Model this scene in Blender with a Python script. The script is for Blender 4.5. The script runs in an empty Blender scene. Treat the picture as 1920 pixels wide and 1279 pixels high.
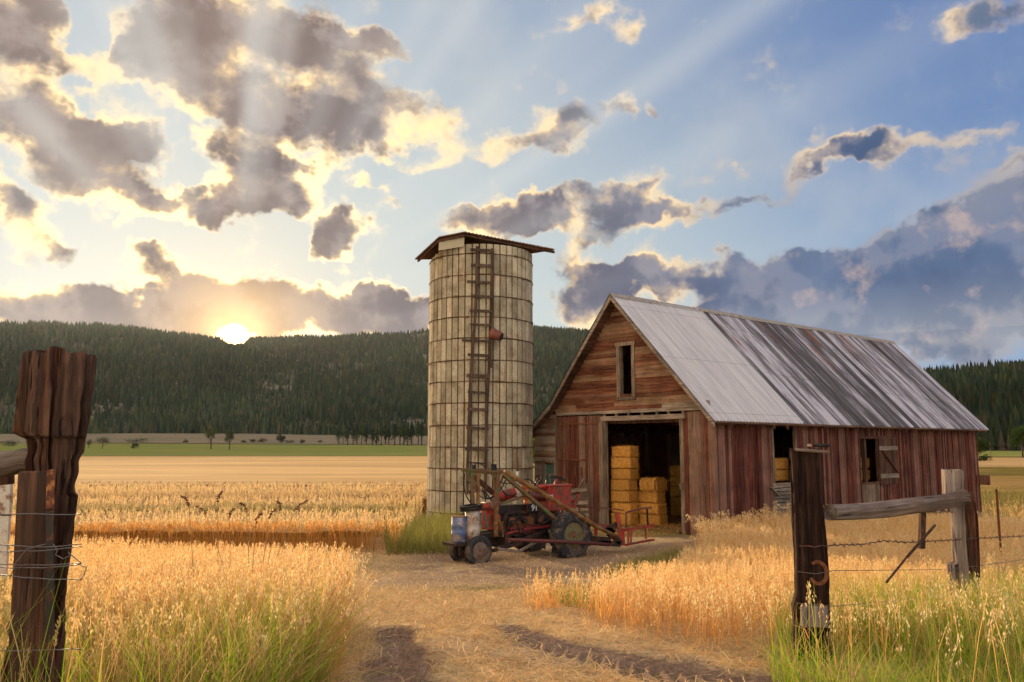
import bpy, math, random
import numpy as np
from mathutils import Vector, Matrix, noise as mnoise
R = math.radians
random.seed(7); rng = np.random.default_rng(7)
scene = bpy.context.scene; col = scene.collection
# ---------------------------------------------------------------- camera maths (a pixel of the 1920 x 1279 photo at a given depth -> world point)
FPX = 1560.; TH = math.atan(198/1560.); CZ = 1.6; CT, ST = math.cos(TH), math.sin(TH)
def ray(px, py):
    a = (px-960)/FPX; b = (639.5-py)/FPX
    return np.array([a, CT-b*ST, ST+b*CT])
def P(px, py, d):
    r = ray(px, py); t = d/r[1]
    return (r[0]*t, d, CZ+r[2]*t)
def azv(px, py):
    r = ray(px, py); return math.atan2(r[0], r[1]), r[2]/math.hypot(r[0], r[1])
def sstep(a, b, x):
    t = np.clip((x-a)/(b-a), 0, 1); return t*t*(3-2*t)
def vnoise(x, y, s=1.0, seed=0):           # cheap smooth value noise, vectorised
    x = np.asarray(x, float)*s+seed*17.3; y = np.asarray(y, float)*s+seed*31.7
    xi = np.floor(x); yi = np.floor(y); fx = x-xi; fy = y-yi
    fx = fx*fx*(3-2*fx); fy = fy*fy*(3-2*fy)
    def h(a, b):
        v = np.sin(a*127.1+b*311.7)*43758.5453; return v-np.floor(v)
    return (h(xi, yi)*(1-fx)+h(xi+1, yi)*fx)*(1-fy)+(h(xi, yi+1)*(1-fx)+h(xi+1, yi+1)*fx)*fy
def fbm(x, y, s=1.0, seed=0, o=4):
    v = 0; a = .5
    for k in range(o): v = v+a*vnoise(x, y, s*2**k, seed+k); a *= .5
    return v/(1-.5**o)
def gz(x, y):
    x = np.asarray(x, float); y = np.asarray(y, float)
    z = -1.05*sstep(4, 20, y)
    z = z-1.0*sstep(9, 21, x)*sstep(16, 34, y)*(1-.75*sstep(70, 260, y))
    z = z+(vnoise(x, y, .35, 3)-.5)*.10*sstep(1.5, 6, np.abs(x-.5)+.0*y)*sstep(3, 6, y)*(1-.8*sstep(10, 16, y))
    z = z+(8+11*sstep(350, -350, x))*sstep(300, 1150, y)+(fbm(x, y, .006, 5)-.5)*4*sstep(280, 600, y)
    return z
def gzf(x, y): return float(gz(x, y))
# ---------------------------------------------------------------- object helpers
def tag(o, label=None, cat=None, group=None, kind=None):
    for k, v in (('label', label), ('category', cat), ('group', group), ('kind', kind)):
        if v: o[k] = v
    return o
def thing(name, label, cat, loc=(0, 0, 0), rz=0, group=None):
    o = bpy.data.objects.new(name, None); col.objects.link(o); o.empty_display_size = .2
    o.location = loc; o.rotation_euler = (0, 0, rz)
    return tag(o, label, cat, group)
def link(name, me, mat, parent=None):
    o = bpy.data.objects.new(name, me); col.objects.link(o); o.parent = parent
    if mat is not None and len(me.materials) == 0: me.materials.append(mat)
    return o
def npmesh(name, V, F, mat, colors=None, smooth=False, parent=None, loops=None):
    """V (n,3), F (m,k) constant k."""
    V = np.asarray(V, np.float32); F = np.asarray(F, np.int32); m, k = F.shape
    me = bpy.data.meshes.new(name)
    me.vertices.add(len(V)); me.vertices.foreach_set('co', V.ravel())
    me.loops.add(m*k); me.loops.foreach_set('vertex_index', F.ravel())
    me.polygons.add(m); me.polygons.foreach_set('loop_start', np.arange(0, m*k, k, dtype=np.int32))
    if colors is not None:
        at = me.color_attributes.new('Col', 'FLOAT_COLOR', 'POINT')
        c = np.ones((len(V), 4), np.float32); c[:, :3] = colors; at.data.foreach_set('color', c.ravel())
    me.update(calc_edges=True)
    me.polygons.foreach_set('use_smooth', np.full(m, smooth))
    return link(name, me, mat, parent)
class MB:
    def __init__(s): s.v = []; s.f = []; s.sm = []
    def add(s, vs, fs, smooth=False):
        b = len(s.v); s.v += [tuple(v) for v in vs]; s.f += [tuple(i+b for i in f) for f in fs]; s.sm += [smooth]*len(fs); return s
    def box(s, c, d, M=None, off=None):
        hx, hy, hz = d[0]/2, d[1]/2, d[2]/2
        vs = [Vector((x*hx, y*hy, z*hz)) for z in (-1, 1) for y in (-1, 1) for x in (-1, 1)]
        if M is not None: vs = [M @ v for v in vs]
        vs = [v+Vector(c) for v in vs]
        return s.add(vs, [(0, 2, 3, 1), (4, 5, 7, 6), (0, 1, 5, 4), (2, 6, 7, 3), (0, 4, 6, 2), (1, 3, 7, 5)])
    def b2(s, a, b):   # box from two corners
        return s.box([(p+q)/2 for p, q in zip(a, b)], [abs(p-q) for p, q in zip(a, b)])
    def hexa(s, vs):   # 8 verts: bottom 4 ccw, top 4 ccw
        return s.add(vs, [(3, 2, 1, 0), (4, 5, 6, 7), (0, 1, 5, 4), (1, 2, 6, 5), (2, 3, 7, 6), (3, 0, 4, 7)])
    def bar(s, a, b, w, h=None, up=(0, 0, 1)):
        a = Vector(a); b = Vector(b); h = h or w; d = b-a; L = d.length; d.normalize(); u = Vector(up)
        if abs(d.dot(u)) > .98: u = Vector((1, 0, 0))
        sd = d.cross(u).normalized(); u = sd.cross(d)
        M = Matrix((d, sd, u)).transposed()
        return s.box((a+b)/2, (L, w, h), M)
    def tube(s, pts, r, n=8, cap=True, smooth=True):
        pts = [Vector(p) for p in pts]; rs = r if isinstance(r, (list, tuple)) else [r]*len(pts)
        rings = []; prev = None
        for i, p in enumerate(pts):
            d = (pts[min(i+1, len(pts)-1)]-pts[max(i-1, 0)]).normalized()
            if prev is None: u = d.orthogonal().normalized()
            else: u = (prev-d*prev.dot(d)); u = u.normalized() if u.length > 1e-6 else d.orthogonal().normalized()
            prev = u; w = d.cross(u)
            rings.append([p+(u*math.cos(2*math.pi*k/n)+w*math.sin(2*math.pi*k/n))*rs[i] for k in range(n)])
        vs = [v for g in rings for v in g]; fs = []
        for i in range(len(pts)-1):
            for k in range(n):
                k2 = (k+1) % n; fs.append((i*n+k, i*n+k2, (i+1)*n+k2, (i+1)*n+k))
        s.add(vs, fs, smooth)
        if cap:
            b = len(s.v)-len(vs); s.f += [tuple(b+k for k in reversed(range(n))), tuple(b+(len(pts)-1)*n+k for k in range(n))]; s.sm += [False, False]
        return s
    def lathe(s, prof, c=(0, 0, 0), axis='Z', n=24, smooth=True):   # prof (r, h)
        vs = []; fs = []
        for r, h in prof:
            for k in range(n):
                a = 2*math.pi*k/n; x, y = r*math.cos(a), r*math.sin(a)
                p = {'Z': (x, y, h), 'Y': (x, h, y), 'X': (h, x, y)}[axis]
                vs.append((p[0]+c[0], p[1]+c[1], p[2]+c[2]))
        for i in range(len(prof)-1):
            for k in range(n):
                k2 = (k+1) % n; q = (i*n+k, i*n+k2, (i+1)*n+k2, (i+1)*n+k); fs.append(q if axis != 'Y' else q[::-1])
        s.add(vs, fs, smooth); b = len(s.v)-len(vs)
        s.f += [tuple(b+k for k in reversed(range(n))), tuple(b+(len(prof)-1)*n+k for k in range(n))]; s.sm += [False, False]
        return s
    def build(s, name, mat, parent=None, bevel=0):
        me = bpy.data.meshes.new(name); me.from_pydata([tuple(v) for v in s.v], [], s.f); me.update()
        me.polygons.foreach_set('use_smooth', s.sm)
        o = link(name, me, mat, parent)
        if bevel:
            m = o.modifiers.new('b', 'BEVEL'); m.width = bevel; m.segments = 1; m.limit_method = 'ANGLE'
        return o
# ---------------------------------------------------------------- materials
class NT:
    def __init__(s, name):
        s.m = bpy.data.materials.new(name); s.m.use_nodes = True; s.t = s.m.node_tree
        for n in list(s.t.nodes): s.t.nodes.remove(n)
        s.out = s.n('ShaderNodeOutputMaterial')
    def n(s, typ, **kw):
        nd = s.t.nodes.new(typ)
        for k, v in kw.items():
            if hasattr(nd, k): setattr(nd, k, v)
        return nd
    def l(s, a, b): s.t.links.new(a, b)
    def coord(s, scale=(1, 1, 1), which='Object', rot=(0, 0, 0)):
        tc = s.n('ShaderNodeTexCoord'); mp = s.n('ShaderNodeMapping'); mp.inputs['Scale'].default_value = scale; mp.inputs['Rotation'].default_value = rot
        if which == 'World':
            g = s.n('ShaderNodeNewGeometry'); s.l(g.outputs['Position'], mp.inputs[0])
        else: s.l(tc.outputs[which], mp.inputs[0])
        return mp.outputs[0]
    def noise(s, vec, scale, detail=4, rough=.55, dist=0):
        nd = s.n('ShaderNodeTexNoise'); nd.inputs['Scale'].default_value = scale; nd.inputs['Detail'].default_value = detail
        nd.inputs['Roughness'].default_value = rough; nd.inputs['Distortion'].default_value = dist
        s.l(vec, nd.inputs['Vector']); return nd.outputs[0]
    def ramp(s, fac, stops):
        r = s.n('ShaderNodeValToRGB'); el = r.color_ramp.elements
        while len(el) > 1: el.remove(el[-1])
        el[0].position = stops[0][0]; el[0].color = c4(stops[0][1])
        for p, c in stops[1:]:
            e = el.new(p); e.color = c4(c)
        s.l(fac, r.inputs[0]); return r.outputs[0]
    def mr(s, v, a, b, c=0, d=1, smooth=True):
        r = s.n('ShaderNodeMapRange'); r.interpolation_type = 'SMOOTHSTEP' if smooth else 'LINEAR'
        for i, q in enumerate((a, b, c, d)): r.inputs[i+1].default_value = q
        s.l(v, r.inputs[0]); return r.outputs[0]
    def mix(s, f, a, b, mode='MIX'):
        m = s.n('ShaderNodeMix', data_type='RGBA', blend_type=mode)
        for sock, v in ((m.inputs[0], f), (m.inputs[6], a), (m.inputs[7], b)):
            if isinstance(v, (int, float)): sock.default_value = v
            elif isinstance(v, (tuple, list)): sock.default_value = c4(v)
            else: s.l(v, sock)
        return m.outputs[2]
    def math(s, op, a, b=None, c=None, clamp=False):
        m = s.n('ShaderNodeMath', operation=op); m.use_clamp = clamp
        for i, v in enumerate((a, b, c)):
            if v is None: continue
            if isinstance(v, (int, float)): m.inputs[i].default_value = v
            else: s.l(v, m.inputs[i])
        return m.outputs[0]
    def bsdf(s, color, rough=.8, metal=0, bump=None, bstr=.4, bdist=.02, spec=.3):
        b = s.n('ShaderNodeBsdfPrincipled')
        for k, v in (('Base Color', color), ('Roughness', rough), ('Metallic', metal), ('Specular IOR Level', spec)):
            if isinstance(v, (int, float)): b.inputs[k].default_value = v
            elif isinstance(v, tuple): b.inputs[k].default_value = c4(v)
            else: s.l(v, b.inputs[k])
        if bump is not None:
            bp = s.n('ShaderNodeBump'); bp.inputs['Strength'].default_value = bstr; bp.inputs['Distance'].default_value = bdist
            s.l(bump, bp.inputs['Height']); s.l(bp.outputs[0], b.inputs['Normal'])
        s.l(b.outputs[0], s.out.inputs[0]); return s.m
def c4(c): return (c[0], c[1], c[2], 1.0)
def island(t):
    g = t.n('ShaderNodeNewGeometry'); return g.outputs['Random Per Island']
def wood(name, dark, mid, light, axis=2, fine=26, rough=.85, vary=.45, stain=None, stain_amt=.5, bump=.5, bd=.012):
    t = NT(name); sc = [1., 1., 1.]; sc[axis] = .045
    v = t.coord(tuple(sc)); v1 = t.coord()
    # shift grain per board
    isl = island(t); ad = t.n('ShaderNodeVectorMath', operation='ADD'); cb = t.n('ShaderNodeCombineXYZ')
    m = t.math('MULTIPLY', isl, 37.0); t.l(m, cb.inputs[0]); t.l(m, cb.inputs[1]); t.l(m, cb.inputs[2]); t.l(v, ad.inputs[0]); t.l(cb.outputs[0], ad.inputs[1])
    g = t.noise(ad.outputs[0], fine, 6, .65, .3); c = t.ramp(g, [(.28, dark), (.48, mid), (.72, light)])
    big = t.noise(v1, 1.1, 4, .6)
    if stain is not None:
        st = t.noise(ad.outputs[0], fine*.28, 3, .6)
        f = t.mr(t.math('ADD', st, t.math('MULTIPLY', t.math('SUBTRACT', isl, .5), .35)), .42, .6, 0, stain_amt)
        c = t.mix(f, c, t.mix(g, tuple(q*.55 for q in stain), tuple(min(1, q*1.5) for q in stain)))
    k = t.math('MULTIPLY', t.mr(isl, 0, 1, 1-vary, 1+vary, False), t.mr(big, .3, .7, .72, 1.2))
    cr = t.noise(ad.outputs[0], fine*2.2, 2, .5); crack = t.mr(cr, .30, .37, .25, 1)
    k = t.math('MULTIPLY', k, crack)
    cb2 = t.n('ShaderNodeCombineColor'); [t.l(k, cb2.inputs[i]) for i in range(3)]
    c = t.mix(1.0, c, cb2.outputs[0], 'MULTIPLY')
    return t.bsdf(c, rough, 0, t.math('ADD', g, t.math('MULTIPLY', crack, .5)), bump, bd, .15)
def plain(name, c, rough=.6, metal=0, rust=None, rust_amt=.4, scale=9, spec=.4, bump=.2):
    t = NT(name); v = t.coord(); n = t.noise(v, scale, 6, .65); n2 = t.noise(v, scale*5, 4, .6)
    cc = t.mix(t.mr(n2, .3, .7, 0, .5), c, tuple(q*.6 for q in c))
    if rust: cc = t.mix(t.mr(n, .62-rust_amt*.35, .72-rust_amt*.25), cc, t.mix(n2, tuple(q*.5 for q in rust), tuple(min(1, q*1.4) for q in rust)))
    return t.bsdf(cc, t.mr(n, .3, .7, rough*.75, min(1, rough*1.2)), metal, n2, bump, .01, spec)
M = {}
M['red_board'] = wood('red_board', (.028, .010, .007), (.15, .042, .025), (.27, .095, .055), 2, 22, stain=(.155, .11, .075), stain_amt=.7)
M['red_side'] = wood('red_side', (.022, .008, .006), (.135, .034, .022), (.29, .095, .06), 2, 24, stain=(.125, .085, .06), stain_amt=.6, vary=.6)
M['red_clap'] = wood('red_clap', (.03, .010, .006), (.16, .052, .026), (.30, .13, .065), 1, 24, stain=(.19, .115, .065), stain_amt=.8, vary=.4)
M['grey_wood'] = wood('grey_wood', (.05, .035, .024), (.15, .105, .07), (.27, .20, .14), 2, 22)
M['grey_wood_y'] = wood('grey_wood_y', (.07, .05, .035), (.19, .14, .10), (.33, .26, .19), 1, 22)
M['grey_wood_x'] = wood('grey_wood_x', (.07, .05, .035), (.20, .155, .12), (.36, .29, .23), 0, 22)
M['pale_wood_y'] = wood('pale_wood_y', (.12, .09, .06), (.27, .21, .15), (.42, .34, .25), 1, 22)
M['dark_wood'] = wood('dark_wood', (.02, .010, .007), (.075, .035, .022), (.15, .08, .05), 2, 22)
M['ladder_wood'] = wood('ladder_wood', (.02, .013, .01), (.07, .043, .03), (.15, .10, .075), 2, 20)
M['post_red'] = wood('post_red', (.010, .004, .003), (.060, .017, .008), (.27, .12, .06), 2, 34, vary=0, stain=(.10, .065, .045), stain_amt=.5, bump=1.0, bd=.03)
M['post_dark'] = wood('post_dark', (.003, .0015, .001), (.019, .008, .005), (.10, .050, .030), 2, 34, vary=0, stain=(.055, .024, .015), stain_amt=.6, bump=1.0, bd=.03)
M['post_grey'] = wood('post_grey', (.09, .06, .05), (.24, .18, .15), (.42, .34, .29), 2, 19, vary=0, bump=1.0, bd=.02)
M['rail_grey'] = wood('rail_grey', (.04, .025, .02), (.17, .125, .10), (.40, .32, .27), 0, 19, vary=0, stain=(.13, .07, .04), stain_amt=.6, bump=1.0, bd=.02)
M['rust'] = plain('rust', (.16, .06, .025), .8, .3, (.25, .09, .03), .5)
M['dark_metal'] = plain('dark_metal', (.035, .028, .025), .55, .5, (.14, .05, .02), .35)
M['wire'] = plain('wire', (.16, .15, .15), .6, .3, (.12, .07, .05), .2)
M['rust_wire'] = plain('rust_wire', (.10, .06, .045), .7, .5, (.2, .08, .04), .4)
M['tractor_red'] = plain('tractor_red', (.40, .030, .012), .55, 0, (.13, .05, .028), .5, 8)
M['deep_red'] = plain('deep_red', (.26, .02, .015), .55, 0, (.10, .04, .03), .4)
M['pipe_red'] = plain('pipe_red', (.22, .06, .04), .7, 0, (.14, .05, .03), .5, 4)
M['maroon'] = plain('maroon', (.13, .028, .022), .5, .2, (.08, .04, .03), .35)
M['orange'] = plain('orange', (.55, .13, .012), .55, 0, (.2, .08, .02), .3)
M['green_paint'] = plain('green_paint', (.085, .13, .035), .6, 0, (.15, .065, .022), .75, 6)
M['teal'] = plain('teal', (.02, .16, .11), .5)
M['cream_metal'] = plain('cream_metal', (.55, .49, .40), .55, 0, (.22, .10, .05), .3)
M['yellow_rust'] = plain('yellow_rust', (.26, .15, .04), .7, .2, (.17, .065, .02), .6, 5)
M['tyre'] = plain('tyre', (.035, .034, .036), .85, 0, (.13, .10, .075), .45, 5, .2)
M['rim'] = plain('rim', (.22, .17, .13), .7, .2, (.15, .07, .04), .5, 7)
M['rim_olive'] = plain('rim_olive', (.17, .15, .06), .7, .2, (.14, .07, .04), .5, 7)
M['blue_barrel'] = plain('blue_barrel', (.10, .14, .26), .5, .1, (.38, .30, .25), .45, 5)
M['white_barrel'] = plain('white_barrel', (.50, .44, .36), .5, .1, (.22, .09, .04), .4, 5)
M['black'] = plain('black', (.015, .013, .012), .8)
M['white'] = plain('white', (.75, .75, .72), .6)
M['hoop'] = plain('hoop', (.11, .055, .03), .8, .3, (.2, .08, .03), .5)
M['roof_under'] = wood('roof_under', (.04, .02, .012), (.10, .05, .03), (.18, .10, .06), 0, 16)
def glass():
    t = NT('old_glass'); return t.bsdf((.10, .17, .14), .12, 0, t.noise(t.coord(), 3, 2), .1, .01, .6)
M['glass'] = glass()
def stave():
    t = NT('concrete_stave'); v = t.coord(); isl = island(t)
    n = t.noise(v, 2.2, 6, .65); n2 = t.noise(v, 30, 5, .65); vs = t.coord((1, 1, .16)); s1 = t.noise(vs, 7, 4, .6)
    c = t.mix(t.mr(n2, .3, .75), (.34, .275, .175), (.62, .535, .38))
    c = t.mix(t.mr(n, .45, .68, 0, .75), c, (.235, .18, .105)); c = t.mix(t.mr(s1, .54, .70, 0, .6), c, (.26, .125, .045))
    c = t.mix(t.mr(t.noise(v, 1.3, 3), .6, .75, 0, .55), c, (.15, .13, .09))
    sp = t.mr(t.noise(v, 60, 3), .62, .70, 0, .8); c = t.mix(sp, c, (.13, .095, .055))
    k = t.mr(isl, 0, 1, .66, 1.22, False); cb = t.n('ShaderNodeCombineColor'); [t.l(k, cb.inputs[i]) for i in range(3)]
    return t.bsdf(t.mix(1.0, c, cb.outputs[0], 'MULTIPLY'), .9, 0, n2, .7, .02, .1)
M['stave'] = stave()
def roofmat(new):
    t = NT('galvanised_sheet_new' if new else 'galvanised_sheet_old'); tc = t.n('ShaderNodeTexCoord'); sx = t.n('ShaderNodeSeparateXYZ'); t.l(tc.outputs['Object'], sx.inputs[0])
    v = t.coord((1, .35, .35)); vs = t.coord((1, .06, .06))
    n = t.noise(v, 1.4, 6, .6); st = t.noise(vs, 6.5, 7, .66)
    if new:
        ln = t.math('FRACT', t.math('MULTIPLY', sx.outputs[2], .55))
        lap = t.mr(ln, .0, .02, .6, 1)
        c = t.mix(t.mr(st, .3, .7), (.40, .385, .395), (.56, .535, .54)); cb = t.n('ShaderNodeCombineColor'); [t.l(lap, cb.inputs[i]) for i in range(3)]
        c = t.mix(1.0, c, cb.outputs[0], 'MULTIPLY')
        return t.bsdf(c, .5, .25, n, .1, .02, .4)
    cell = t.math('FLOOR', t.math('DIVIDE', t.math('ADD', sx.outputs[0], t.math('MULTIPLY', t.noise(v, .8, 2), .25)), .48)); row = t.math('FLOOR', t.math('MULTIPLY', sx.outputs[0], .0))
    wn = t.n('ShaderNodeTexWhiteNoise', noise_dimensions='2D'); cv = t.n('ShaderNodeCombineXYZ'); t.l(cell, cv.inputs[0]); t.l(row, cv.inputs[1]); t.l(cv.outputs[0], wn.inputs['Vector'])
    a = t.math('ADD', t.math('ADD', t.math('MULTIPLY', st, 1.05), t.math('MULTIPLY', wn.outputs[0], .30)), t.math('MULTIPLY', n, .3))
    c = t.ramp(a, [(.62, (.045, .040, .042)), (.78, (.10, .092, .10)), (.88, (.21, .20, .225)), (1.0, (.45, .43, .48))])
    lapo = t.mr(t.math('FRACT', t.math('ADD', t.math('MULTIPLY', sx.outputs[2], .55), t.math('MULTIPLY', cell, .013))), .0, .02, .55, 1); cbl = t.n('ShaderNodeCombineColor'); [t.l(lapo, cbl.inputs[i]) for i in range(3)]; c = t.mix(1.0, c, cbl.outputs[0], 'MULTIPLY')
    ru = t.noise(vs, 2.3, 5, .6); top = t.mr(sx.outputs[2], 4.5, 7.6, 0, .11)
    c = t.mix(t.mr(t.math('ADD', ru, top), .68, .74, 0, .9), c, (.20, .06, .02))
    return t.bsdf(c, .55, .2, n, .1, .02, .35)
M['roof_new'] = roofmat(True); M['roof_old'] = roofmat(False)
def straw_bale_mat():
    t = NT('straw_bale'); v = t.coord((1, 1, 1)); vy = t.coord((14, 14, 1.5)); vx = t.coord((3, 3, 14))
    a = t.noise(vy, 9, 4, .7, .6); b = t.noise(vx, 6, 4, .7, .6); n = t.noise(v, 5, 3); isl = t.n('ShaderNodeObjectInfo').outputs['Random']
    f = t.math('ADD', t.math('MULTIPLY', a, .6), t.math('MULTIPLY', b, .5))
    c = t.ramp(f, [(.41, (.07, .024, .005)), (.50, (.40, .155, .022)), (.60, (.85, .45, .11))])
    c = t.mix(t.mr(n, .4, .7, 0, .4), c, (.48, .19, .025))
    k = t.mr(isl, 0, 1, .8, 1.15, False); cb = t.n('ShaderNodeCombineColor'); [t.l(k, cb.inputs[i]) for i in range(3)]
    return t.bsdf(t.mix(1.0, c, cb.outputs[0], 'MULTIPLY'), .9, 0, f, 1.0, .04, .1)
M['bale'] = straw_bale_mat()
def veg(name, trans=.45, hue=None):
    t = NT(name); at = t.n('ShaderNodeVertexColor'); at.layer_name = 'Col'
    d = t.n('ShaderNodeBsdfDiffuse'); tr = t.n('ShaderNodeBsdfTranslucent'); mx = t.n('ShaderNodeMixShader'); mx.inputs[0].default_value = trans
    t.l(at.outputs[0], d.inputs[0]); t.l(at.outputs[0], tr.inputs[0]); t.l(d.outputs[0], mx.inputs[1]); t.l(tr.outputs[0], mx.inputs[2]); t.l(mx.outputs[0], t.out.inputs[0])
    return t.m
M['veg'] = veg('plant_matter', .5); M['leaf'] = veg('leaf_matter', .3)
def barkm():
    t = NT('bark'); v = t.coord((1, 1, .3)); n = t.noise(v, 9, 5); return t.bsdf(t.ramp(n, [(.3, (.03, .02, .015)), (.7, (.12, .09, .07))]), .9, 0, n, .5, .05)
M['bark'] = barkm()
# ================================================================ SKY (world)
SUN_AZ, SUN_EL = azv(440, 633)[0], math.atan(azv(440, 633)[1])
LAMP_EL = R(8.4); LAMP_AZ = R(-27)
CLOUDS = [(40, 60, 150, 110, 0, 1.3), (290, 120, 150, 70, -20, 1.2), (330, 60, 120, 60, 0, .9), (520, 60, 190, 66, 6, 1.3), (680, 72, 80, 26, 8, .95), (185, 75, 46, 60, 0, -1.0), (245, 172, 56, 22, 0, -.7), (170, 15, 50, 26, 0, -.8),
 (480, 200, 150, 74, 0, 1.15), (640, 190, 120, 62, -10, .95), (690, 245, 80, 34, -15, .7), (90, 235, 170, 50, 10, 1.35), (235, 262, 110, 40, 12, 1.1), (345, 232, 34, 22, 0, -.35), (110, 160, 60, 16, 10, -.5), (790, 212, 70, 44, 0, .64), (838, 262, 44, 34, 0, .56), (612, 292, 140, 26, -16, .66), (775, 300, 60, 15, -20, .45),
 (180, 322, 250, 40, 9, .64), (235, 352, 180, 22, 3, .80), (250, 388, 180, 16, 2, .60), (25, 372, 80, 40, 25, 1.15), (40, 440, 90, 40, 20, .52), (492, 330, 96, 74, 24, 1.7), (485, 262, 110, 14, 6, -.55), (415, 388, 52, 26, 0, 1.0), (560, 392, 40, 22, -40, .55), (645, 425, 54, 42, 0, 1.25), (622, 470, 32, 32, 0, 1.0), (690, 350, 30, 20, 20, .62), (735, 388, 30, 20, 0, .45),
 (315, 495, 56, 22, 16, 1.15), (235, 424, 32, 10, 35, .8), (125, 470, 44, 22, 30, .62), (112, 524, 36, 11, 8, .85), (370, 585, 210, 52, 0, 2.0), (440, 545, 130, 36, 0, 1.3), (90, 585, 150, 46, 0, 1.1), (195, 560, 40, 44, 0, .5), (690, 590, 200, 44, 0, 1.6), (770, 565, 110, 34, 0, .8), (545, 560, 36, 40, 0, .45),
 (950, 405, 110, 34, -16, 1.2), (1010, 378, 50, 36, -10, .75), (1135, 402, 120, 32, -4, .85), (1250, 398, 90, 22, 2, 1.1), (1090, 455, 120, 22, -10, .6), (1150, 352, 110, 24, -6, .62), (1218, 345, 34, 20, 0, .5), (1060, 232, 90, 38, -20, .68), (1165, 206, 32, 32, 0, .6), (985, 270, 90, 26, -5, .5), (1232, 216, 26, 18, 30, .54),
 (1172, 62, 38, 32, 0, .6), (1096, 16, 30, 24, 0, .6), (1064, 145, 16, 12, 0, .55), (1065, 48, 20, 14, 0, .5), (1815, 40, 50, 44, -40, .72), (1900, 12, 60, 30, 20, .66), (1375, 397, 56, 16, -25, .62), (1462, 358, 66, 13, -24, .64), (1515, 302, 58, 22, -8, .85), (1600, 280, 80, 24, -6, 1.25), (1525, 254, 32, 16, 0, .58), (1705, 276, 80, 16, -14, .66), (1830, 244, 100, 13, -18, .6), (1765, 318, 54, 10, 0, .52), (1898, 302, 42, 40, -30, .74), (1318, 330, 14, 10, 0, .58), (1400, 332, 36, 10, -10, .5),
 (1190, 520, 150, 36, 0, 1.35), (1060, 500, 40, 26, 0, .6), (1090, 560, 90, 30, 0, 1.0), (1250, 585, 110, 22, 0, .6), (1430, 530, 130, 50, 0, 1.4), (1430, 590, 170, 44, 0, 1.1), (1690, 470, 240, 46, -8, 1.5), (1870, 410, 150, 66, -8, 1.4), (1790, 560, 320, 90, 0, 1.5), (1560, 610, 280, 60, 0, 1.3), (1860, 660, 160, 36, -10, .5), (1150, 610, 120, 24, 0, .5)]
w = bpy.data.worlds.new('World'); scene.world = w; w.use_nodes = True; wt = w.node_tree
for n in list(wt.nodes): wt.nodes.remove(n)
W = NT.__new__(NT); W.t = wt
out = W.n('ShaderNodeOutputWorld'); bg = W.n('ShaderNodeBackground'); W.l(bg.outputs[0], out.inputs[0])
tc = W.n('ShaderNodeTexCoord'); sp = W.n('ShaderNodeSeparateXYZ'); W.l(tc.outputs['Generated'], sp.inputs[0])
X, Y, Z = sp.outputs
az = W.math('ARCTAN2', X, Y)
hl = W.math('SQRT', W.math('ADD', W.math('MULTIPLY', X, X), W.math('MULTIPLY', Y, Y)))
tv = W.math('MINIMUM', W.math('DIVIDE', Z, W.math('MAXIMUM', hl, .001)), 3.0)
uv = W.n('ShaderNodeCombineXYZ'); W.l(az, uv.inputs[0]); W.l(tv, uv.inputs[1]); UV = uv.outputs[0]
def vmath(op, a, b=None, s=None):
    m = W.n('ShaderNodeVectorMath', operation=op)
    for i, q in enumerate((a, b)):
        if q is None: continue
        if isinstance(q, tuple): m.inputs[i].default_value = q
        else: W.l(q, m.inputs[i])
    if s is not None:
        if isinstance(s, (int, float)): m.inputs['Scale'].default_value = s
        else: W.l(s, m.inputs['Scale'])
    return m
SUV = (SUN_AZ, math.tan(SUN_EL), 0)
tos = vmath('SUBTRACT', SUV, UV).outputs[0]; dist = vmath('LENGTH', tos).outputs[1]
def wnoise(vec, scale, det, rough, color=False):
    nd = W.n('ShaderNodeTexNoise'); nd.inputs['Scale'].default_value = scale; nd.inputs['Detail'].default_value = det; nd.inputs['Roughness'].default_value = rough
    W.l(vec, nd.inputs['Vector']); return nd.outputs[1 if color else 0]
def wnoise2(vec, scale, det, rough, color=False):
    nd = W.n('ShaderNodeTexNoise', noise_dimensions='2D'); nd.inputs['Scale'].default_value = scale; nd.inputs['Detail'].default_value = det; nd.inputs['Roughness'].default_value = rough
    W.l(vec, nd.inputs['Vector']); return nd.outputs[1 if color else 0]
w1 = vmath('SUBTRACT', wnoise2(UV, 12, 4, .62, True), (.5, .5, .5)).outputs[0]
q = vmath('ADD', UV, vmath('SCALE', w1, None, .085).outputs[0]).outputs[0]
# large cloud masses: a smooth map of ellipses in (azimuth, tan elevation), factored into products of curves (cheap to evaluate)
NU, NV = 200, 120
gu = np.linspace(-.75, .75, NU); gv = np.linspace(-.05, .68, NV); GU, GV = np.meshgrid(gu, gv); fld = np.zeros_like(GU)
for (cx, cy, rx, ry, rot, amp) in CLOUDS:
    u0, v0 = azv(cx, cy); ux, vx = azv(cx+1, cy); uy, vy = azv(cx, cy+1)
    su = abs(ux-u0)*rx*1.18; sv = abs(vy-v0)*ry*1.22; cr, sr = math.cos(R(rot)), math.sin(R(rot))
    du = GU-u0; dv_ = GV-v0; a_ = (du*cr-dv_*sr)/su; b_ = (du*sr+dv_*cr)/sv
    fld += amp*(1-sstep(.1, 1.25, np.hypot(a_, b_)))
fld = np.minimum(fld, 1.5)
NR = 33; Um, Sm, Vm = np.linalg.svd(fld, full_matrices=False)
FV = Um[:, :NR]*np.sqrt(Sm[:NR]); FU = Vm[:NR].T*np.sqrt(Sm[:NR])
sq = W.n('ShaderNodeSeparateXYZ'); W.l(q, sq.inputs[0])
uu = W.mr(sq.outputs[0], -.75, .75, -1, 1, False); vv = W.mr(sq.outputs[1], -.05, .68, -1, 1, False)
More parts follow.
